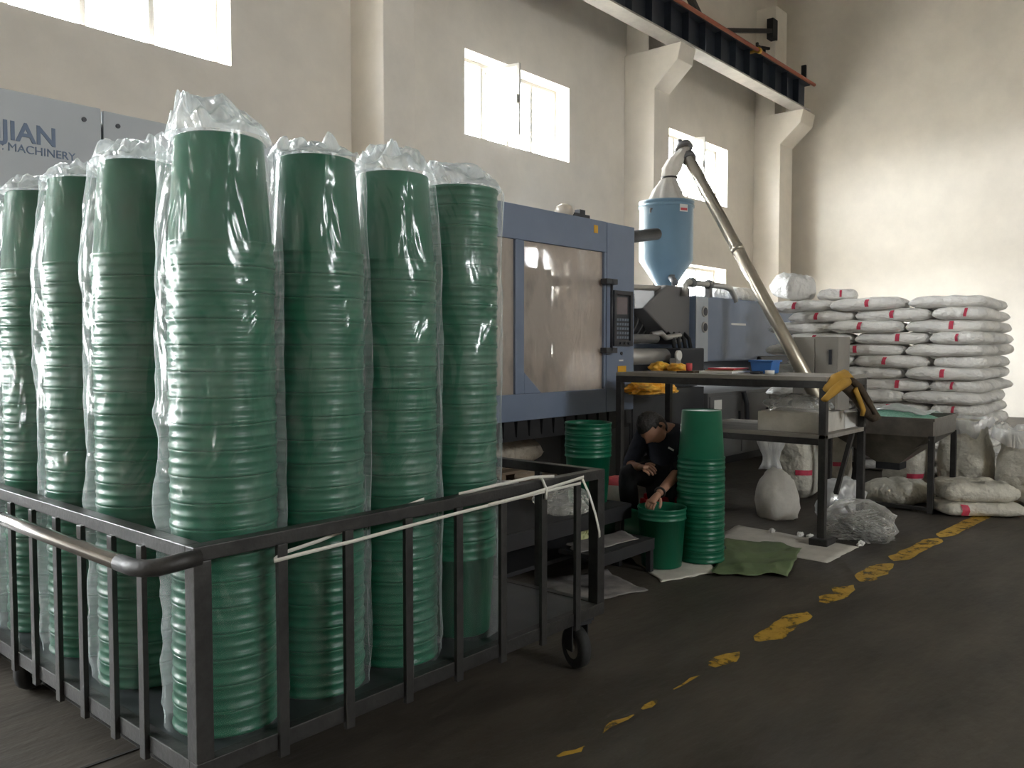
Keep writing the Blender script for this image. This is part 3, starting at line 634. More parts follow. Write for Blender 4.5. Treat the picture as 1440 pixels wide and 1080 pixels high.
# ------------------------------------------------------------------ sacks
def sack_mesh(L_, W_, H_, seed, nx=18, ny=12, lump=1.0):
    """filled woven sack lying flat; returns (mesh, surface function)"""
    def surf(u, v, top):
        eu = abs(u); ev = abs(v)
        x = u * L_ / 2 * (1 - .05 * ev ** 4) ; y = v * W_ / 2 * (1 - .10 * eu ** 6 + .03 * nz(u * 2, seed))
        prof = max(0, 1 - eu ** 6) ** .5 * max(0, 1 - ev ** 5) ** .5
        w_ = nz(u * 3 + seed, v * 2.2, seed) * .20 * lump + nz(u * 8 + seed, v * 6, seed + 3) * .10 * lump
        mid = H_ * .42
        if top: z = mid + (H_ - mid) * prof * (1 + w_)
        else: z = mid - mid * prof * (1 + w_ * .15)
        x += .018 * nz(y * 9, z * 12, seed); y += .022 * nz(x * 8, z * 14, seed + 7)
        return Vector((x, y, z))
    mb = MB(); vs = []; idx = {}
    for top in (1, 0):
        for i in range(nx + 1):
            for j in range(ny + 1):
                u = -1 + 2 * i / nx; v = -1 + 2 * j / ny
                u = math.copysign(1 - (1 - abs(u)) ** 1.25, u) if abs(u) < 1 else u
                v = math.copysign(1 - (1 - abs(v)) ** 1.25, v) if abs(v) < 1 else v
                bd = i in (0, nx) or j in (0, ny)
                if bd and (i, j, 1) in idx: idx[(i, j, top)] = idx[(i, j, 1)]; continue
                idx[(i, j, top)] = len(vs); vs.append(surf(u, v, top))
    fs = [tuple(idx[t] for t in ((i, j, top), (i + 1, j, top), (i + 1, j + 1, top), (i, j + 1, top))) for top in (1, 0) for i in range(nx) for j in range(ny)]
    mb.add(vs, fs, True)
    return mb.mesh('sack'), surf
def tag_mesh(surf, u0, u1, vlist, push=.004):
    mb = MB(); vs = []
    for (v, top) in vlist:
        for k in range(4):
            u = u0 + (u1 - u0) * k / 3; p = surf(u, v, top)
            p = p + Vector((0, -push if v < -.5 else 0, push if top else -push * .5)); vs.append(p)
    n_ = len(vlist); mb.add(vs, [(4 * i + k, 4 * i + k + 1, 4 * i + 4 + k + 1, 4 * i + 4 + k) for i in range(n_ - 1) for k in range(3)], True)
    return mb.mesh('print')
SV = []
for s in range(6):
    me, sf = sack_mesh(.80, .50, .146, 3.3 * s + 1, 24, 14); me.materials.append(MATS['sack'])
    c = (-.3, .05, .2, -.1, .28, .0)[s]
    tm = tag_mesh(sf, c - .055, c + .055, [(-.88, 1), (-.93, 1), (-.98, 1), (-1, 1), (-.97, 0)]); tm.materials.append(MATS['sack_red']); SV.append((me, tm))
def sack(loc, rz, k, label, group, tilt=(0, 0), scale=(1, 1, 1), tagged=True):
    me, tm = SV[k % 6]; o = obj('sack', me, None); o.location = loc; o.rotation_euler = (tilt[0], tilt[1], rz); o.scale = scale
    tag(o, label, 'sack', group)
    if tagged: obj('red_print', tm, None, o)
    return o
R2 = random.Random(11)
NL, DZ = 15, .127
for lay in range(NL):
    z = lay * DZ; sh = (.16 if lay % 2 else -.06) + R2.uniform(-.05, .05)
    lname = '%s layer up' % (['bottom', 'second', 'third', 'fourth', 'fifth', 'sixth', 'seventh', 'eighth', 'ninth', 'tenth', 'eleventh', 'twelfth', 'thirteenth', 'fourteenth', 'top'][lay])
    lname = lname.replace('bottom layer up', 'bottom layer').replace('top layer up', 'top layer')
    odd = lay % 2
    for c, (yc, cn, sx) in enumerate(((2.20, 'outer end', .66), (2.862, 'middle', 1), (3.657, 'machine end', 1)) if odd else ((2.335, 'outer end', 1), (3.13, 'middle', 1), (3.925, 'machine end', 1))):
        y = yc + R2.uniform(-.012, .012)
        sack((9.86 + R2.uniform(-.06, .035) + (.06 if c == 2 else 0), y, z), -PI / 2 + R2.uniform(-.07, .07), R2.randrange(6), 'white sack, %s, %s of the front row of the big sack stack' % (lname, cn), 'sacks in the big stack', (R2.uniform(-.015, .015), R2.uniform(-.015, .015)), (sx * R2.uniform(.97, 1.01), 1, R2.uniform(.92, 1.0)), R2.random() < .75)
    for c, xc in enumerate((10.37, 10.86)):
        sack((xc + R2.uniform(-.03, .03), 2.34 + R2.uniform(-.05, .04), z), -PI / 2 + R2.uniform(-.06, .06), R2.randrange(6), 'white sack, %s, %s behind the front row on the aisle side' % (lname, ('first', 'second')[c]), 'sacks in the big stack', (0, R2.uniform(-.012, .012)), (.95, .97, R2.uniform(.92, 1.0)), R2.random() < .4)
t_ = sack((10.02, 3.58, NL * DZ + .012), -1.3, 2, 'tan tinted sack on top of the stack beside the plump sack', None, (0, 0), (.56, .7, .9), True)
for k, (x, y, z, r) in enumerate(((10.36, 5.1, 1.955, .1), (11.24, 5.25, 1.955, .25))):
    sack((x, y, z), r, k, ('white sack lying on the blue injection cover nearest the auger', 'white sack lying on the blue injection cover beside the sack stack')[k], 'sacks on the machine', (0, 0), (1, 1, 1.35), k == 1)
# next stack at the picture edge: its corner only
for lay in range(11):
    sack((10.9 + R2.uniform(-.04, .04), 1.32 + R2.uniform(-.05, .05), lay * .135), R2.uniform(-.1, .1) - PI / 2, R2.randrange(6), 'white sack in the separate aisle-side column, %s' % ('bottom one' if lay == 0 else 'number %s counting up' % ['one', 'two', 'three', 'four', 'five', 'six', 'seven', 'eight', 'nine', 'ten', 'eleven'][lay]), 'sacks in the aisle-side column', (0, 0), (1, 1, 1.0), R2.random() < .3)

def standing_sack(name, loc, w_, d_, h, seed, m, label, cat='sack', lean=(0, 0), top_open=False, stripe=None, group=None):
    t = thing(name, label, cat, loc, 0, group); nt, nn = 36, 18
    def pt(a, v, push=0):
        c, s = math.cos(a), math.sin(a); e = .55
        cx = math.copysign(abs(c) ** e, c); cy = math.copysign(abs(s) ** e, s)
        bulge = 1 + .16 * math.sin(PI * min(1, v * 1.25)) - .10 * v - (.25 * max(0, (.07 - v) / .07) if v < .07 else 0)
        wr = .05 * nz(c * 2.5 + seed, s * 2.5, v * 6) + .03 * nz(c * 6, s * 6 + seed, v * 14)
        return Vector(((w_ / 2) * cx * (bulge + wr) + lean[0] * v + push * c, (d_ / 2) * cy * (bulge + wr) + lean[1] * v + push * s, h * v + (.03 * nz(c * 2, s * 2, seed) if v > .95 else 0)))
    vs = [pt(2 * PI * k / nt, j / nn) for j in range(nn + 1) for k in range(nt)]
    fs = [(j * nt + k, j * nt + (k + 1) % nt, (j + 1) * nt + (k + 1) % nt, (j + 1) * nt + k) for j in range(nn) for k in range(nt)]
    fs.append(tuple(reversed(range(nt))))
    # filling a little under the rim
    b = len(vs); vs += [pt(2 * PI * k / nt, .90) * 1.0 - Vector((0, 0, 0)) for k in range(nt)]
    vs = [tuple(v) for v in vs]
    if not top_open: fs.append(tuple(nn * nt + k for k in range(nt)))
    else: fs.append(tuple(b + k for k in range(nt)))
    MB().add(vs, fs, True).build('sack_body', m, t)
    if stripe:
        a0_, a1_, v0, v1 = stripe; sv = []; 
        for i in range(9):
            for v in (v0, v1): sv.append(pt(a0_ + (a1_ - a0_) * i / 8, v, .004))
        MB().add(sv, [(2 * i, 2 * i + 2, 2 * i + 3, 2 * i + 1) for i in range(8)], True).build('red_stripe', 'sack_red', t)
    return t, pt
CAMA = math.radians(220)      # sack side that faces the aisle end
def liner(t, pt, h0, hh, seed, flare, m='liner'):
    nt = 40; vs = []; fs = []
    for j in range(9):
        v = j / 8
        for k in range(nt):
            a = 2 * PI * k / nt; p = pt(a, .92, .012); c, s = math.cos(a), math.sin(a)
            drop = max(0, nz(c * 1.5 + seed, s * 1.5, 2))
            r = 1 + flare * v; z = h0 + hh * (math.sin(v * 2.2) * 1.0) - v * v * (hh * 1.4 * drop + .10) 
            vs.append((p.x * r + .03 * v * nz(c * 5, s * 5 + seed, v * 5), p.y * r + .03 * v * nz(c * 5 + 9, s * 5, v * 5), z + .05 * v * nz(c * 4, s * 4, seed)))
        if j:
            for k in range(nt): fs.append(((j - 1) * nt + k, (j - 1) * nt + (k + 1) % nt, j * nt + (k + 1) % nt, j * nt + k))
    MB().add(vs, fs, True).build('plastic_liner', m, t)
S1, p1 = standing_sack('open_sack', (8.62, 1.86, 0), .42, .40, .70, 1.2, 'sack_cream', 'open white sack with plastic liner standing beside the pellet bin', lean=(.02, .04), top_open=True, stripe=(PI * 1.12, PI * 1.38, .21, .28), group=None)
liner(S1, p1, .64, .12, 1, .18)
S2, p2 = standing_sack('open_sack', (8.55, 1.36, 0), .46, .42, .62, 4.2, 'sack_cream', 'open white sack with folded-over liner standing at the yellow line', lean=(.03, .02), top_open=True, stripe=(PI * 1.10, PI * 1.36, .20, .27))
liner(S2, p2, .56, .15, 5, .30)
S3, p3 = standing_sack('open_sack', (9.25, 1.15, 0), .46, .44, .72, 7.2, 'sack_cream', 'open white sack standing behind the one with the folded liner', lean=(.0, .0), top_open=True)
liner(S3, p3, .66, .10, 8, .15)
standing_sack('standing_sack', (8.56, 2.40, 0), .36, .34, .62, 9.5, 'sack_cream', 'white sack with pink stripe standing behind the pellet bin', stripe=(PI * 1.05, PI * 1.42, .22, .29), lean=(.05, -.05))
standing_sack('standing_sack', (7.55, 3.05, 0), .34, .34, .66, 12.5, 'sack_cream', 'cream sack with red stripe standing behind the metal rack', stripe=(PI * 1.05, PI * 1.40, .33, .40))
standing_sack('standing_sack', (8.25, 3.0, 0), .34, .34, .64, 15.5, 'sack_cream', 'cream sack standing between the striped sack and the pellet bin', stripe=(PI * 1.1, PI * 1.35, .36, .42))
me, sf = sack_mesh(.80, .50, .20, 41, lump=1.4); SB = [(me, 'sack_cream')]
def lying(loc, rz, label, m, sc=(1, 1, 1), tilt=(0, 0), seed=41, stripe=None, dims=(.80, .50, .20)):
    me, sf = sack_mesh(*dims, seed, lump=1.5); o = obj('sack', me, m); o.location = loc; o.rotation_euler = (tilt[0], tilt[1], rz); o.scale = sc
    tag(o, label, 'sack')
    if stripe:
        tm = tag_mesh(sf, stripe[0], stripe[1], [(-.3, 1), (-.6, 1), (-.8, 1), (-.9, 1), (-.97, 1), (-1, 1), (-.95, 0)] if len(stripe) == 2 else stripe[2]); obj('red_print', tm, 'sack_red', o)
    return o
lying((10.02, 4.14, NL * DZ + .045), .9, 'plump white sack propped atop the machine end of the sack stack', 'sack', seed=71, dims=(.50, .40, .30), tilt=(.10, -.16))
lying((7.70, 1.60, 0), -.95, 'lower cream sack folded on the floor at the yellow line', 'sack_cream', stripe=(-.62, -.44, [(-.85, 1), (-.95, 1), (-1, 1), (-.9, 0)]), seed=43, dims=(.66, .46, .12))
lying((7.71, 1.62, .112), -.88, 'cream sack lying over the folded sack by the pellet bin leg', 'sack_cream', seed=47, dims=(.62, .44, .16), tilt=(.02, .02))
lying((7.775, 2.24, .0), -.3, 'creased white sack slumped under the pellet bin', 'sack_cream', seed=53, dims=(.55, .48, .20))
# round tied sack + limp film above it
vs = []; 
for j in range(11):
    for k in range(7):
        u = k / 6 - .5; v = j / 10
        wv = .11 - .035 * math.sin(v * 7); vs.append((6.50 + u * wv * 1.0 + .02 * math.sin(u * 14 + v * 3), 2.84 - u * wv * 1.3 + .01 * nz(u * 6, v * 6), .38 + v * .36))
tag(MB().add(vs, [(j * 7 + k, j * 7 + k + 1, j * 7 + 8 + k, j * 7 + 7 + k) for j in range(10) for k in range(6)], True).build('film_scrap', 'liner'), 'limp strip of white plastic film hanging from the rack shelf', 'plastic film')
bpy.data.objects['film_scrap'].modifiers.new('thickness', 'SOLIDIFY').thickness = .004

# ------------------------------------------------------------------ floor sheets
def sheet(name, corners, m, label, cat, seed, amp=.012, n_=16, lift=.004, flat=None, under=None):
    c = [Vector((*p, 0)) for p in corners]; vs = []
    for i in range(n_ + 1):
        for j in range(n_ + 1):
            u, v = i / n_, j / n_; p = c[0] * (1 - u) * (1 - v) + c[1] * u * (1 - v) + c[2] * u * v + c[3] * (1 - u) * v
            e = .02 * nz(u * 5, v * 5, seed); vs.append((p.x + e, p.y + .02 * nz(u * 5, v * 5, seed + 9), lift + amp * max(0, .35 + nz(p.x * 5 + seed, p.y * 5, seed) + .5 * nz(p.x * 13, p.y * 13, seed))))
    if flat: vs = [(a, b, lift + (c - lift) * min(1, max(0, (math.hypot(a - flat[0], b - flat[1]) - flat[2]) / .1))) for a, b, c in vs]
    if under: vs = [(a, b, max(c, under(a, b))) for a, b, c in vs]
    o = MB().add(vs, [(i * (n_ + 1) + j, (i + 1) * (n_ + 1) + j, (i + 1) * (n_ + 1) + j + 1, i * (n_ + 1) + j + 1) for i in range(n_) for j in range(n_)], True).build(name, m)
    md = o.modifiers.new('thickness', 'SOLIDIFY'); md.thickness = .003; md.offset = 1
    return tag(o, label, cat)
sheet('woven_sheet', [(4.22, 2.50), (4.66, 2.34), (4.98, 2.72), (4.62, 2.98)], 'sheet_white', 'white woven sheet lying under the upright single bucket', 'sheet', 1, .006)
sheet('woven_sheet', [(5.30, 1.93), (5.86, 1.92), (5.98, 2.86), (5.30, 2.80)], 'sheet_white', 'long cream woven sheet on the floor in front of the rack leg', 'sheet', 5, .004, lift=.002)
sheet('tarpaulin', [(4.52, 2.33), (4.80, 1.98), (5.52, 2.18), (5.48, 2.72)], 'sheet_green', 'olive green sheet spread on the floor beside the bucket stack', 'sheet', 9, .03, 30, lift=.009, flat=(4.835, 2.575, .17))
sheet('dirty_sheet', [(3.55, 2.62), (4.02, 2.46), (4.20, 2.86), (3.75, 3.08)], 'grimy_sheet', 'grimy paper sheet on the floor under the black bench', 'sheet', 13, .02)

# ------------------------------------------------------------------ black two-level bench
bn = thing('bench', 'black two-level steel bench carrying a short bucket stack', 'bench', (3.17, 2.70, 0))
MB().box(0, 1.38, .22, .95, .335, .37).build('upper_top', 'black_steel', bn, 0.004)
for (x, y) in ((.05, .25), (1.31, .25), (.05, .90), (1.31, .90)): MB().box(x, x + .045, y, y + .045, 0, .335).build('leg', 'black_steel', bn, 0.003)
MB().box(.02, 1.36, .2, .22, .28, .37).build('apron', 'black_steel', bn, 0.003)
MB().box(.62, 1.23, -.03, .22, .185, .21).build('step', 'black_steel', bn, 0.004); MB().box(.62, 1.23, -.05, -.03, .14, .21).build('step_apron', 'black_steel', bn, 0.003)
for (x, y) in ((.64, -.045), (1.19, -.045), (1.19, .18)): MB().box(x, x + .035, y, y + .035, 0, .185).build('step_leg', 'black_steel', bn, 0.003)
MB().box(.1, 1.3, .3, .9, .10, .125).build('lower_shelf', 'black_steel', bn, 0.003)
o = MB().lathe([(0, 0), (.11, 0), (.115, .01), (.115, .12), (.14, .125), (.145, .14), (.14, .155), (.06, .16), (.055, .18), (0, .18)], 28).build('flange_spool', 'wood'); o.location = (4.30, 3.50, .370)
tag(o, 'round rusty brown flanged spool standing on the black bench', 'spool')
def crumple(name, loc, sx, sy, sz, m, label, cat, seed, rough=.35):
    bm = bmesh.new(); bmesh.ops.create_icosphere(bm, subdivisions=4, radius=1)
    for v in bm.verts:
        p = v.co.copy(); f = 1 + rough * nz(p.x * 1.6 + seed, p.y * 1.6, p.z * 1.6) + rough * .8 * abs(nz(p.x * 3.5, p.y * 3.5 + seed, p.z * 3.5)) + rough * .3 * nz(p.x * 9, p.y * 9, p.z * 9 + seed)
        v.co = Vector((p.x * sx * f, p.y * sy * f, max(-.45 * sz, p.z * sz * f) + .45 * sz))
    me = bpy.data.meshes.new(name); bm.to_mesh(me); bm.free(); me.polygons.foreach_set('use_smooth', [seed % 2 < 1] * len(me.polygons))
    o = obj(name, me, m); o.location = loc
    return tag(o, label, cat)
crumple('crumpled_bag', (4.06, 3.08, .372), .20, .13, .10, 'clear_bag', 'crumpled clear plastic bag on the black bench', 'plastic bag', 3)
crumple('film_scrap', (4.35, 3.12, .125), .07, .05, .07, 'pale_yellow', 'small pale yellow crumpled wrapper behind the cart corner', 'wrapper', 5)
sheet('cardboard_sheet', [(3.75, 2.76), (4.3, 2.70), (4.42, 2.9), (3.9, 2.94)], 'grimy_sheet', 'flat grey cardboard sheet on the step of the black bench', 'cardboard', 21, .006, lift=.212)
# materials stored under the machine
pl = thing('pallet', 'low wooden pallet under the machine bed', 'pallet', (4.7, YF + .35, 0))
for k in range(5): MB().box(0, 1.5, k * .19, k * .19 + .14, .25, .275).build('deck_board', 'wood', pl, 0.003)
for x in (0.02, .68, 1.36): MB().box(x, x + .1, 0, .9, 0, .25).build('bearer', 'wood', pl, 0.004)
lying((5.62, YF + .68, .275), .05, 'beige sack lying on the pallet under the machine bed', 'sack_tan', seed=61, dims=(1.15, .5, .26))
o = lying((5.22, YF + .12, .04), -.35, 'white sack with red band leaning against the pallet', 'sack', seed=67, dims=(.85, .42, .16), tilt=(math.radians(38), .12), stripe=(.05, .15))

crumple('sack_bundle', (6.50, 2.78, 0), .165, .165, .27, 'sheet_white', 'round dirty white sack bundle sitting on the floor by the rack leg', 'bundle', 60, .13)
# ------------------------------------------------------------------ metal rack table
rk = thing('rack_table', 'tall rusty steel rack table with a plank top and lower shelf', 'table', (5.75, 2.12, 0))
RL, RW = .83, 1.72
MB().box(0, RL, 0, RW, 1.135, 1.165).build('table_top', 'grey_plank', rk, 0.004)
for a in ((0, .04, 0, RW), (RL - .04, RL, 0, RW), (.04, RL - .04, 0, .04), (.04, RL - .04, RW - .04, RW)): MB().box(*a, 1.085, 1.135).build('top_frame', 'dark_steel', rk, 0.003)
for (x, y) in ((0, 0), (RL - .05, 0), (0, RW - .05), (RL - .05, RW - .05)): MB().box(x, x + .05, y, y + .05, 0, 1.085).build('leg', 'dark_steel', rk, 0.003)
MB().box(0.0, RL, 0.0, 1.1, .735, .765).build('shelf', 'grey_plank', rk, 0.003)
MB().box(0.0, .03, 0.05, 1.1, .69, .735).build('shelf_edge', 'dark_steel', rk, 0.003)
MB().bar((.62, .03, .73), (.30, .03, .32), .03).build('brace', 'dark_steel', rk)
MB().box(-.05, .12, -.04, .09, 0, .05).build('foot_block', 'dark_steel', rk, 0.01)
bx = thing('blue_bin', 'blue plastic bin standing on the rack table', 'bin', (6.22, 2.77, 1.165))
MB().prism([(-.075, 0), (.075, 0), (.09, .10), (-.09, .10)], 'x', -.08, .08).build('body', 'blue_bin', bx, 0.01)
MB().box(-.09, .09, -.10, .10, .09, .105).build('rim', 'blue_bin', bx, 0.004)
for k, (mm, nm) in enumerate((('white_tag', 'white paper stack on the rack table'), ('cardboard', ''), ('red_plastic', ''))):
    if k == 0: tag(MB().box(-.16, .16, -.14, .14, 0, .018).build('paper_stack', 'white_tag', None, .003, (6.12, 3.06, 1.165)), 'stack of white paper under the red folder on the rack table', 'paper')
    if k == 1: tag(MB().box(-.12, .12, -.12, .12, 0, .012).build('folder', 'cardboard', None, .003, (6.12, 3.05, 1.183)), 'cream card folder between the papers and the red folder', 'folder')
    if k == 2: tag(MB().box(-.13, .13, -.11, .11, 0, .012).build('folder', 'red_plastic', None, .003, (6.12, 3.03, 1.195)), 'flat red folder topmost on the rack table papers', 'folder')
tp = thing('tape_cutter', 'small dark hand tool with a red knob on the rack table', 'tool', (6.0, 3.33, 1.165))
MB().box(-.06, .06, -.09, .06, 0, .015).build('base', 'brown_cloth', tp, .004); MB().lathe([(0, 0), (.022, 0), (.026, .03), (.024, .06), (0, .062)], 16, (0, -.02, .015)).build('knob', 'red_tag', tp)
sp = thing('scissors', 'black handled scissors lying on the rack table', 'scissors', (6.02, 2.80, 1.165))
for s in (-1, 1):
    MB().tube([(s * .03 + .025 * math.cos(a), -.05 + .03 * math.sin(a), .012) for a in [2 * PI * k / 12 for k in range(13)]], .009, 8, False).build('handle', 'panel_dark', sp)
    MB().bar((s * .015, -.025, .01), (-s * .012, .09, .01), .012, .004).build('blade', 'pale_metal', sp)
tag(MB().lathe([(.018, 0), (.035, 0), (.035, .03), (.018, .03)], 20).build('tape_roll', 'white_tag', None, 0, (6.02, 2.645, 1.165)), 'small white tape roll next to the scissors', 'tape')
for k, (x, y, z, sx, sy, sz, nm) in enumerate(((6.36, 3.79, 1.165, .09, .08, .05, 'crumpled yellow wrapper pack on the table top beside the machine'), (6.33, 3.6, 1.165, .07, .08, .045, 'smaller crumpled yellow wrapper pack on the table top'))):
    crumple('wrapper_pack', (x, y, z), sx, sy, sz, 'yellow_pack', nm, 'pack', 30 + k * 2)
crumple('wrapper_pack', (6.95, 4.24, .925), .33, .16, .085, 'yellow_pack', 'long yellow wrapper pack on the drip tray behind the rack table', 'pack', 35)
# box wrapped in film on shelf
wb = thing('white_box', 'white carton on the rack shelf wrapped in clear plastic', 'box', (6.08, 2.40, .765))
MB().box(-.27, .20, -.22, .24, 0, .14).build('carton', 'sheet_white', wb, .006); MB().box(-.26, -.02, -.2, .22, .14, .146).build('flap', 'sheet_white', wb, .003)
crumple('crumpled_bag', (5.97, 2.42, .909), .12, .19, .075, 'clear_bag', 'shiny clear plastic bag bunched over the white carton', 'plastic bag', 8, .5)
tag(MB().box(-.115, .115, -.11, .11, 0, .12).build('white_box', 'white_tag', None, .006, (6.405, 2.285, .765)), 'small white box at the end of the rack shelf', 'box')
# jacket slung on the rack leg
jk = thing('work_glove', 'brown and yellow cloth jacket slung over the rack end', 'cloth', (6.0, 2.06, .88)); jk.name = 'jacket'
def slab_path(pts, wd, th, m, nm, parent):
    vs = []; fs = []; n_ = 10; pts = [Vector(p) for p in pts]
    for i, p in enumerate(pts):
        t_ = (pts[min(i + 1, len(pts) - 1)] - pts[max(i - 1, 0)]).normalized(); side = t_.cross(Vector((0, -1, 0))).normalized()
        ww = wd[i] if isinstance(wd, list) else wd
        for k in range(n_):
            a = 2 * PI * k / n_; vs.append(p + side * math.cos(a) * ww / 2 * (1 + .15 * nz(i, k)) + Vector((0, -1, 0)) * math.sin(a) * th / 2 * (1 + .4 * nz(i * .7, k * .9, 3)))
    for i in range(len(pts) - 1):
        for k in range(n_): fs.append((i * n_ + k, i * n_ + (k + 1) % n_, (i + 1) * n_ + (k + 1) % n_, (i + 1) * n_ + k))
    fs += [tuple(range(n_)), tuple((len(pts) - 1) * n_ + k for k in range(n_))]
    return MB().add(vs, fs, True).build(nm, m, parent)
slab_path([(-.12, .03, .22), (.02, .02, .24), (.20, .0, .16), (.38, .0, .05), (.56, .0, -.03), (.64, 0, -.05)], [.05, .14, .17, .15, .10, .03], .08, 'brown_cloth', 'body_cloth', jk)
slab_path([(-.44, .0, .14), (-.32, -.01, .19), (-.18, -.02, .235), (-.06, -.02, .25)], [.03, .07, .08, .06], .05, 'yellow_cloth', 'yellow_sleeve', jk)
slab_path([(-.30, .02, .20), (-.16, .03, .26), (.0, .03, .275), (.14, .02, .22)], [.05, .10, .12, .06], .09, 'yellow_cloth', 'yellow_collar', jk)
slab_path([(-.02, -.03, .26), (.14, -.035, .20), (.30, -.04, .09), (.44, -.03, .0)], [.04, .06, .05, .03], .05, 'brown_cloth', 'cloth_fold', jk)
slab_path([(.05, -.03, .20), (.12, -.04, .12), (.17, -.05, .04), (.15, -.05, .0)], [.06, .05, .05, .02], .03, 'yellow_cloth', 'yellow_trim', jk)

# ------------------------------------------------------------------ pellet bin
pb = thing('pellet_bin', 'square stainless funnel bin on legs heaped with green pellets', 'bin', (7.42, 1.86, 0))
BX, BY, Zt = .74, .86, .78
def ring(x0, x1, y0, y1, z): return [(x0, y0, z), (x1, y0, z), (x1, y1, z), (x0, y1, z)]
vs = ring(0, BX, 0, BY, Zt) + ring(0, BX, 0, BY, Zt - .15) + ring(.27, .47, .33, .53, .36) + ring(.28, .46, .34, .52, .36) + ring(.008, BX - .008, .008, BY - .008, Zt - .145) + ring(.008, BX - .008, .008, BY - .008, Zt)
fs = [(4 * r + k, 4 * r + (k + 1) % 4, 4 * r + 4 + (k + 1) % 4, 4 * r + 4 + k) for r in range(5) for k in range(4)] + [(20, 21, 1, 0), (21, 22, 2, 1), (22, 23, 3, 2), (23, 20, 0, 3)]
MB().add(vs, fs).build('funnel', 'stainless', pb)
for a in ((-.015, BX + .015, -.015, .0), (-.015, BX + .015, BY, BY + .015), (-.015, 0, 0, BY), (BX, BX + .015, 0, BY)): MB().box(*a, Zt - .02, Zt + .005).build('rim', 'stainless', pb, .003)
for (x, y) in ((-.01, -.01), (BX - .035, -.01), (-.01, BY - .035), (BX - .035, BY - .035)): MB().box(x, x + .045, y, y + .045, 0, Zt - .14).build('leg', 'dark_steel', pb, .003)
MB().box(-.01, .03, .03, BY, .02, .05).build('stretcher', 'dark_steel', pb, .003); MB().box(.27, .47, .33, .53, .30, .37).build('slide_gate', 'black_steel', pb, .004)
MB().bar((.0, .02, .62), (.3, .36, .40), .03).build('corner_rib', 'stainless', pb)
vs = []; n_ = 20
for i in range(n_ + 1):
    for j in range(n_ + 1):
        u, v = i / n_, j / n_; r = math.hypot(u - .5, v - .45); vs.append((.012 + u * (BX - .024), .012 + v * (BY - .024), Zt - .05 + max(0, .14 * (1 - r * 2.0)) + .008 * nz(u * 12, v * 12)))
o = MB().add(vs, [(i * (n_ + 1) + j, (i + 1) * (n_ + 1) + j, (i + 1) * (n_ + 1) + j + 1, i * (n_ + 1) + j + 1) for i in range(n_) for j in range(n_)], True).build('plastic_granules', 'pellets', None, 0, (7.42, 1.86, 0))
tag(o, 'heap of pale green plastic granules filling the funnel bin', 'granules', None, 'stuff')
sheet('film_sheet', [(7.6, 2.0), (8.1, 1.95), (8.08, 2.5), (7.7, 2.6)], 'liner', 'thin plastic film lying at the rim of the pellet bin', 'plastic film', 33, .03, lift=Zt + .006, under=lambda a, b: Zt - .05 + max(0, .14 * (1 - 2 * math.hypot((a - 7.42) / BX - .5, (b - 1.86) / BY - .45))) + .012)
cbn = thing('side_cabinet', 'light grey two-door steel cabinet in front of the sack stack', 'cabinet', (9.17, 3.26, 0))
MB().box(0, .36, 0, .50, 0, 1.48).build('body', 'light_cabinet', cbn, .006)
for k in (0, 1):
    dd = MB().box(-.016, 0, .01 + k * .245, .245 + k * .245, .04, 1.46).build('door', 'light_cabinet', cbn, .004)
    if k == 0: MB().box(-.036, -.016, .06, .09, 1.18, 1.34).build('handle', 'panel_dark', dd, .004)

# ------------------------------------------------------------------ heap of grey strips in film
R3 = random.Random(5); hs = MB()
for k in range(170):
    a = R3.uniform(0, 2 * PI); r = math.sqrt(R3.random()); x, y = r * math.cos(a) * .22, r * math.sin(a) * .21; z = .20 * max(.05, 1 - r ** 1.6) * R3.uniform(.35, 1)
    d_ = Vector((math.cos(R3.choice((.6, 2.2, 1.2)) + R3.uniform(-.3, .3)), math.sin(R3.choice((.6, 2.2)) + R3.uniform(-.3, .3)), R3.uniform(-.35, .35))).normalized()
    p = Vector((x, y, z + .01)); l_ = R3.uniform(.05, .10); A = p - d_ * l_; B = p + d_ * l_; A.z = max(A.z, .006); B.z = max(B.z, .006)
    hs.bar(A, B, R3.uniform(.010, .022), .004)
o = hs.build('scrap_strips', 'grey_strip', None, 0, (6.21, 2.05, 0)); tag(o, 'heap of shiny grey plastic strips on the floor by the rack', 'strips', None, 'stuff')
crumple('crumpled_bag', (6.21, 2.05, .0), .255, .25, .17, 'clear_bag', 'clear bag bulging around the grey strips', 'plastic bag', 12, .25)
crumple('film_heap', (6.95, 2.44, 0), .25, .17, .20, 'liner', 'crumpled white film heap between the round bundle and the strips', 'plastic film', 14, .35)
for k, (x, y) in enumerate(((5.93, 2.36), (5.915, 2.28), (5.90, 2.56), (5.93, 1.93))):
    o = crumple('plastic_shard', (x, y, 0), .03, .018, .02, 'white_tag', 'tiny white plastic shard on the floor ' + ('between the cream sheet and the rack foot', 'just behind the rack foot block', 'at the far edge of the cream sheet', 'against the heap of grey strips')[k], 'shard', 40 + k, .6); o['group'] = 'floor shards'

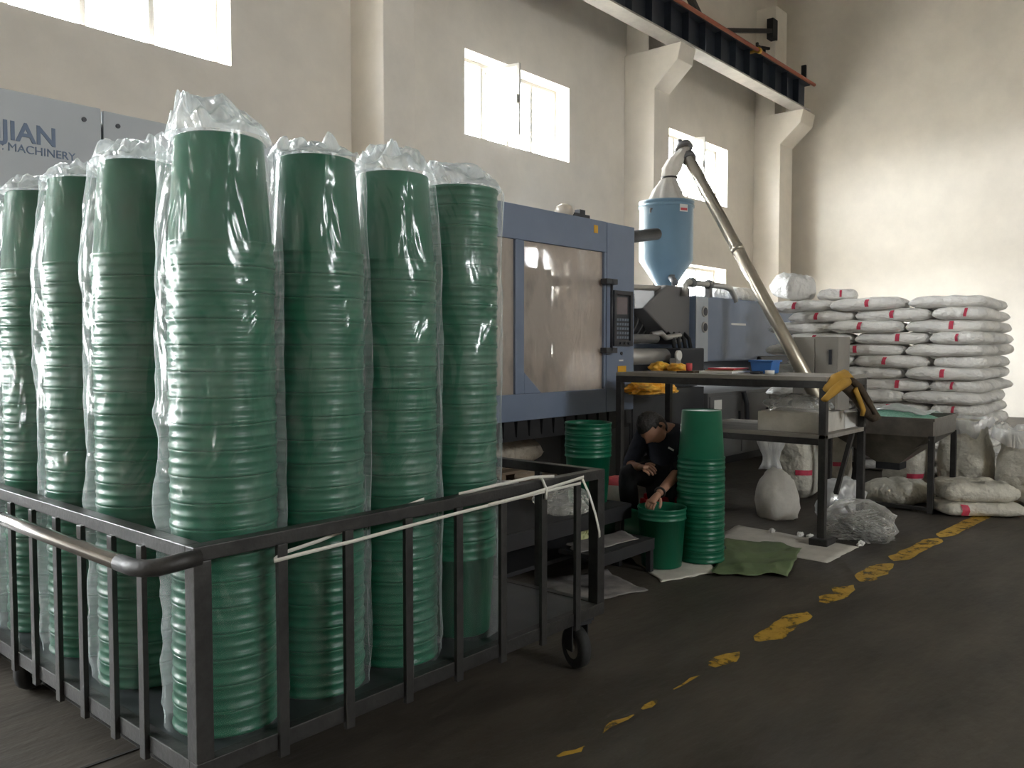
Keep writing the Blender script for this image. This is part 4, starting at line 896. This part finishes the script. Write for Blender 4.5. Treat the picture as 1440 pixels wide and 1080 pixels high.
# ------------------------------------------------------------------ seated worker
def skin(chains, sub=2):
    """chains: list of (point, radius) lists; the first chain holds the root; others start at an existing point"""
    vs = []; rs = []; es = []; idx = {}
    for ch in chains:
        prev = None
        for p, r in ch:
            k = tuple(round(c, 4) for c in p)
            if k not in idx: idx[k] = len(vs); vs.append(p); rs.append(r)
            i = idx[k]
            if prev is not None: es.append((prev, i))
            prev = i
    me = bpy.data.meshes.new('tmp'); me.from_pydata(vs, es, []); o = bpy.data.objects.new('tmp', me); COL.objects.link(o)
    sk = o.modifiers.new('s', 'SKIN'); sk.use_smooth_shade = True; sb = o.modifiers.new('d', 'SUBSURF'); sb.levels = sub; sb.render_levels = sub
    for i, r in enumerate(rs):
        d = me.skin_vertices[0].data[i]; d.radius = r if isinstance(r, tuple) else (r, r); d.use_root = (i == 0)
    bpy.context.view_layer.update()
    out = bpy.data.meshes.new_from_object(o.evaluated_get(bpy.context.evaluated_depsgraph_get())); bpy.data.objects.remove(o)
    return out
def merge(meshes, name):
    bm = bmesh.new()
    for me in meshes: bm.from_mesh(me)
    out = bpy.data.meshes.new(name); bm.to_mesh(out); bm.free(); out.polygons.foreach_set('use_smooth', [True] * len(out.polygons)); out.materials.clear(); return out
O = Vector((5.05, 2.92, 0)); rel = lambda p: Vector(p) - O
ps = thing('person', 'seated worker in dark clothes bending over a bucket on a red stool', 'person', tuple(O))
pel = rel((5.07, 2.92, .50)); wai = rel((5.06, 2.92, .60)); che = rel((4.99, 2.90, .74)); nec = rel((4.90, 2.90, .83)); hdc = rel((4.795, 2.91, .835))
lsh = rel((5.02, 2.80, .77)); lel = rel((4.945, 2.805, .53)); lwr = rel((4.585, 2.735, .445)); lha = rel((4.52, 2.76, .415))
rsh = rel((4.97, 3.08, .77)); rel_ = rel((4.86, 3.13, .55)); rwr = rel((4.74, 2.97, .575)); rha = rel((4.70, 2.91, .585))
lhp = rel((5.05, 2.82, .48)); lkn = rel((5.09, 2.63, .46)); lan = rel((5.16, 2.70, .09)); lto = rel((5.10, 2.57, .035))
rhp = rel((5.05, 3.02, .48)); rkn = rel((4.72, 3.06, .53)); ran = rel((5.00, 3.20, .09)); rto = rel((4.90, 3.27, .035))
T3 = lambda v: tuple(v); mid = lambda a, b, t: a + (b - a) * t
body = [[(T3(pel), .13), (T3(wai), .125), (T3(che), .14), (T3(nec), .055), (T3(mid(nec, hdc, .5)), .055)],
        [(T3(che), .14), (T3(lsh), .060), (T3(lel), .042), (T3(lwr), .027)], [(T3(che), .14), (T3(rsh), .060), (T3(rel_), .042), (T3(rwr), .027)],
        [(T3(pel), .13), (T3(lhp), .088), (T3(lkn), .058), (T3(lan), .037)], [(T3(pel), .13), (T3(rhp), .088), (T3(rkn), .058), (T3(ran), .037)]]
parts = [skin(body)]
def hand(wr, palm, fdir, ndir, curl):
    """palm and five separate fingers; fdir = finger direction, ndir = back-of-hand normal"""
    f = fdir.normalized(); n_ = (ndir - f * ndir.dot(f)).normalized(); s = f.cross(n_); c = wr + f * .075
    ms = [skin([[(T3(wr - f * .01), (.026, .022)), (T3(wr + f * .03), (.034, .018)), (T3(c), (.038, .015)), (T3(c + f * .012), (.036, .013))]], 2)]
    for k, (off, ln) in enumerate(((-.028, .066), (-.010, .076), (.010, .071), (.028, .056))):
        b = c + s * off; p = b - f * .012; ch = [(T3(p), .0095)]; ang = .15; q_ = b.copy()
        for seg in range(3):
            ang += curl; dr_ = f * math.cos(ang) - n_ * math.sin(ang); q_ = q_ + dr_ * ln * (.46, .32, .26)[seg]; ch.append((T3(q_), (.0092, .0085, .007)[seg]))
        ms.append(skin([ch], 1))
    tb = wr + f * .02 - s * .026; t1 = tb + f * .03 - s * .028 - n_ * .012; t2 = t1 + f * .03 - s * .004 - n_ * .018
    ms.append(skin([[(T3(tb), .012), (T3(t1), .0105), (T3(t2), .0085)]], 1))
    return ms
parts += hand(lwr, lha, (lha - lwr) + Vector((-.02, 0, -.035)), Vector((-.3, -.2, .9)), .42)
parts += hand(rwr, rha, Vector((-.35, -.8, .1)), Vector((-.5, .2, .8)), .5)
# head
fz = Vector((-.62, .10, -.75)).normalized(); upv = Vector((-.62, .25, .60)); upv = (upv - fz * upv.dot(fz)).normalized(); rtv = fz.cross(upv)
HM = Matrix(((rtv.x, fz.x, upv.x, hdc.x), (rtv.y, fz.y, upv.y, hdc.y), (rtv.z, fz.z, upv.z, hdc.z), (0, 0, 0, 1)))
def head(scale=1.0, hair=False):
    bm = bmesh.new(); bmesh.ops.create_uvsphere(bm, u_segments=40, v_segments=28, radius=1)
    kill = []
    for v in bm.verts:
        x, y, z = v.co
        rx, ry, rz_ = .076, .094, .118
        if z < 0: rx *= 1 - .30 * z * z; ry *= 1 - .12 * z * z
        p = Vector((x * rx, y * ry, z * rz_))
        if not hair:
            g_ = lambda cx, cz, sx, sz: math.exp(-((p.x - cx) / sx) ** 2 - ((p.z - cz) / sz) ** 2) if y > 0 else 0
            p.y += .026 * g_(0, -.020, .013, .024) - .010 * g_(.030, .006, .016, .011) - .010 * g_(-.030, .006, .016, .011) + .007 * g_(0, .026, .05, .010) + .006 * g_(0, -.062, .024, .007) - .005 * g_(0, -.070, .026, .004) + .006 * g_(0, -.079, .02, .007) + .010 * g_(0, -.10, .022, .014)
            p.y -= .010 if y > .2 and z < -.2 else 0
        else:
            p *= 1.10 + .05 * nz(x * 7, y * 7, z * 7) + .03 * nz(x * 20, y * 20, z * 9)
            front = y > .35 and z < .38; side_ = abs(x) > .55 and -.25 < y <= .35 and z < -.05 or (y > .1 and z < .15 and y <= .35)
            low = z < -.55 
            if front or side_ or low: kill.append(v)
        v.co = HM @ p
    if kill: bmesh.ops.delete(bm, geom=kill, context='VERTS')
    me = bpy.data.meshes.new('head'); bm.to_mesh(me); bm.free(); return me
parts.append(head())
for s in (-1, 1):
    e = [HM @ Vector((s * (.074 + .010 * math.sin(t * PI)), -.012 - .018 * math.sin(t * PI), .028 - .06 * t)) for t in (0, .25, .5, .75, 1)]
    parts.append(skin([[(T3(e[i]), (.008, .011, .012, .010, .007)[i]) for i in range(5)]], 1))
obj('body', merge(parts, 'body'), 'skin', ps)
hr = obj('hair', merge([head(hair=True)], 'hair'), 'hair', ps); hr['label'] = 'short black hair'; md = hr.modifiers.new('thickness', 'SOLIDIFY'); md.thickness = .012; md.offset = -1
shirt = [[(T3(pel + Vector((0, 0, .02))), .15), (T3(wai), .150), (T3(che), .165), (T3(nec + Vector((.02, 0, -.01))), .075)],
         [(T3(che), .165), (T3(lsh), .085), (T3(mid(lsh, lel, .55)), .066), (T3(mid(lsh, lel, 1.0)), .060), (T3(mid(lel, lwr, .12)), .056)], [(T3(che), .165), (T3(rsh), .085), (T3(mid(rsh, rel_, .55)), .066), (T3(rel_), .060), (T3(mid(rel_, rwr, .15)), .054)]]
sh_ = obj('shirt', merge([skin(shirt)], 'shirt'), 'shirt', ps); sh_['label'] = 'dark navy shirt'
MB().box(-.022, .022, -.002, .002, -.006, .006).build('white_logo', 'white_tag', ps).matrix_local = Matrix.Translation(rel((4.845, 2.80, .70))) @ Matrix.Rotation(-.6, 4, 'Z') @ Matrix.Rotation(.5, 4, 'Y')
tr = [[(T3(pel), .15), (T3(lhp), .105), (T3(mid(lhp, lkn, .6)), .092), (T3(lkn), .080), (T3(mid(lkn, lan, .5)), .068), (T3(mid(lkn, lan, .85)), .058)], [(T3(pel), .15), (T3(rhp), .105), (T3(mid(rhp, rkn, .6)), .092), (T3(rkn), .080), (T3(mid(rkn, ran, .5)), .068), (T3(mid(rkn, ran, .85)), .058)]]
obj('trousers', merge([skin(tr)], 'trousers'), 'trousers', ps)['label'] = 'black trousers'
for an, to in ((lan, lto), (ran, rto)):
    obj('shoe', merge([skin([[(T3(an + Vector((.05, 0, -.045))), (.038, .036)), (T3(mid(an, to, .4) + Vector((0, 0, -.025))), (.042, .040)), (T3(to), (.040, .030)), (T3(to + (to - an).normalized() * .05 + Vector((0, 0, .012))), (.030, .022))]])], 'shoe'), 'shoe', ps)
dwr = (lwr - lel).normalized(); a_ = dwr.orthogonal().normalized(); b_ = dwr.cross(a_); cw = mid(lel, lwr, .93)
MB().tube([cw + a_ * .031 * math.cos(t) + b_ * .031 * math.sin(t) for t in [2 * PI * k / 20 for k in range(21)]], .007, 8, False).build('wristband', 'hair', ps)
stl = thing('stool', 'low red plastic stool under the seated worker', 'stool', (5.09, 2.92, 0))
MB().box(-.15, .15, -.15, .15, .32, .365).build('seat', 'red_plastic', stl, .012)
for sx in (-1, 1):
    for sy in (-1, 1): MB().prism([(sx * .18 - .03, 0), (sx * .18 + .03, 0), (sx * .13 + .035, .33), (sx * .13 - .035, .33)], 'y', sy * .15 - .015, sy * .15 + .015).build('leg', 'red_plastic', stl, .004)
for sy in (-1, 1): MB().prism([(-.15, .08), (.15, .08), (.13, .32), (-.13, .32)], 'y', sy * .15 - .01, sy * .15 + .01).build('side_skirt', 'red_plastic', stl, .003)
MB().box(-.165, -.145, -.14, .14, .08, .32).build('side_skirt', 'red_plastic', stl, .003)
wg = thing('paper_bag', 'white paper bag with a red top edge beside the worker', 'paper bag', (5.30, 3.50, 0))
MB().prism([(-.10, 0), (.10, 0), (.085, .33), (-.085, .345)], 'x', -.05, .05).build('body', 'sheet_white', wg, .01); MB().prism([(-.092, .335), (.088, .325), (.08, .39), (-.085, .40)], 'x', -.052, .052).build('red_edge', 'red_tag', wg, .004)
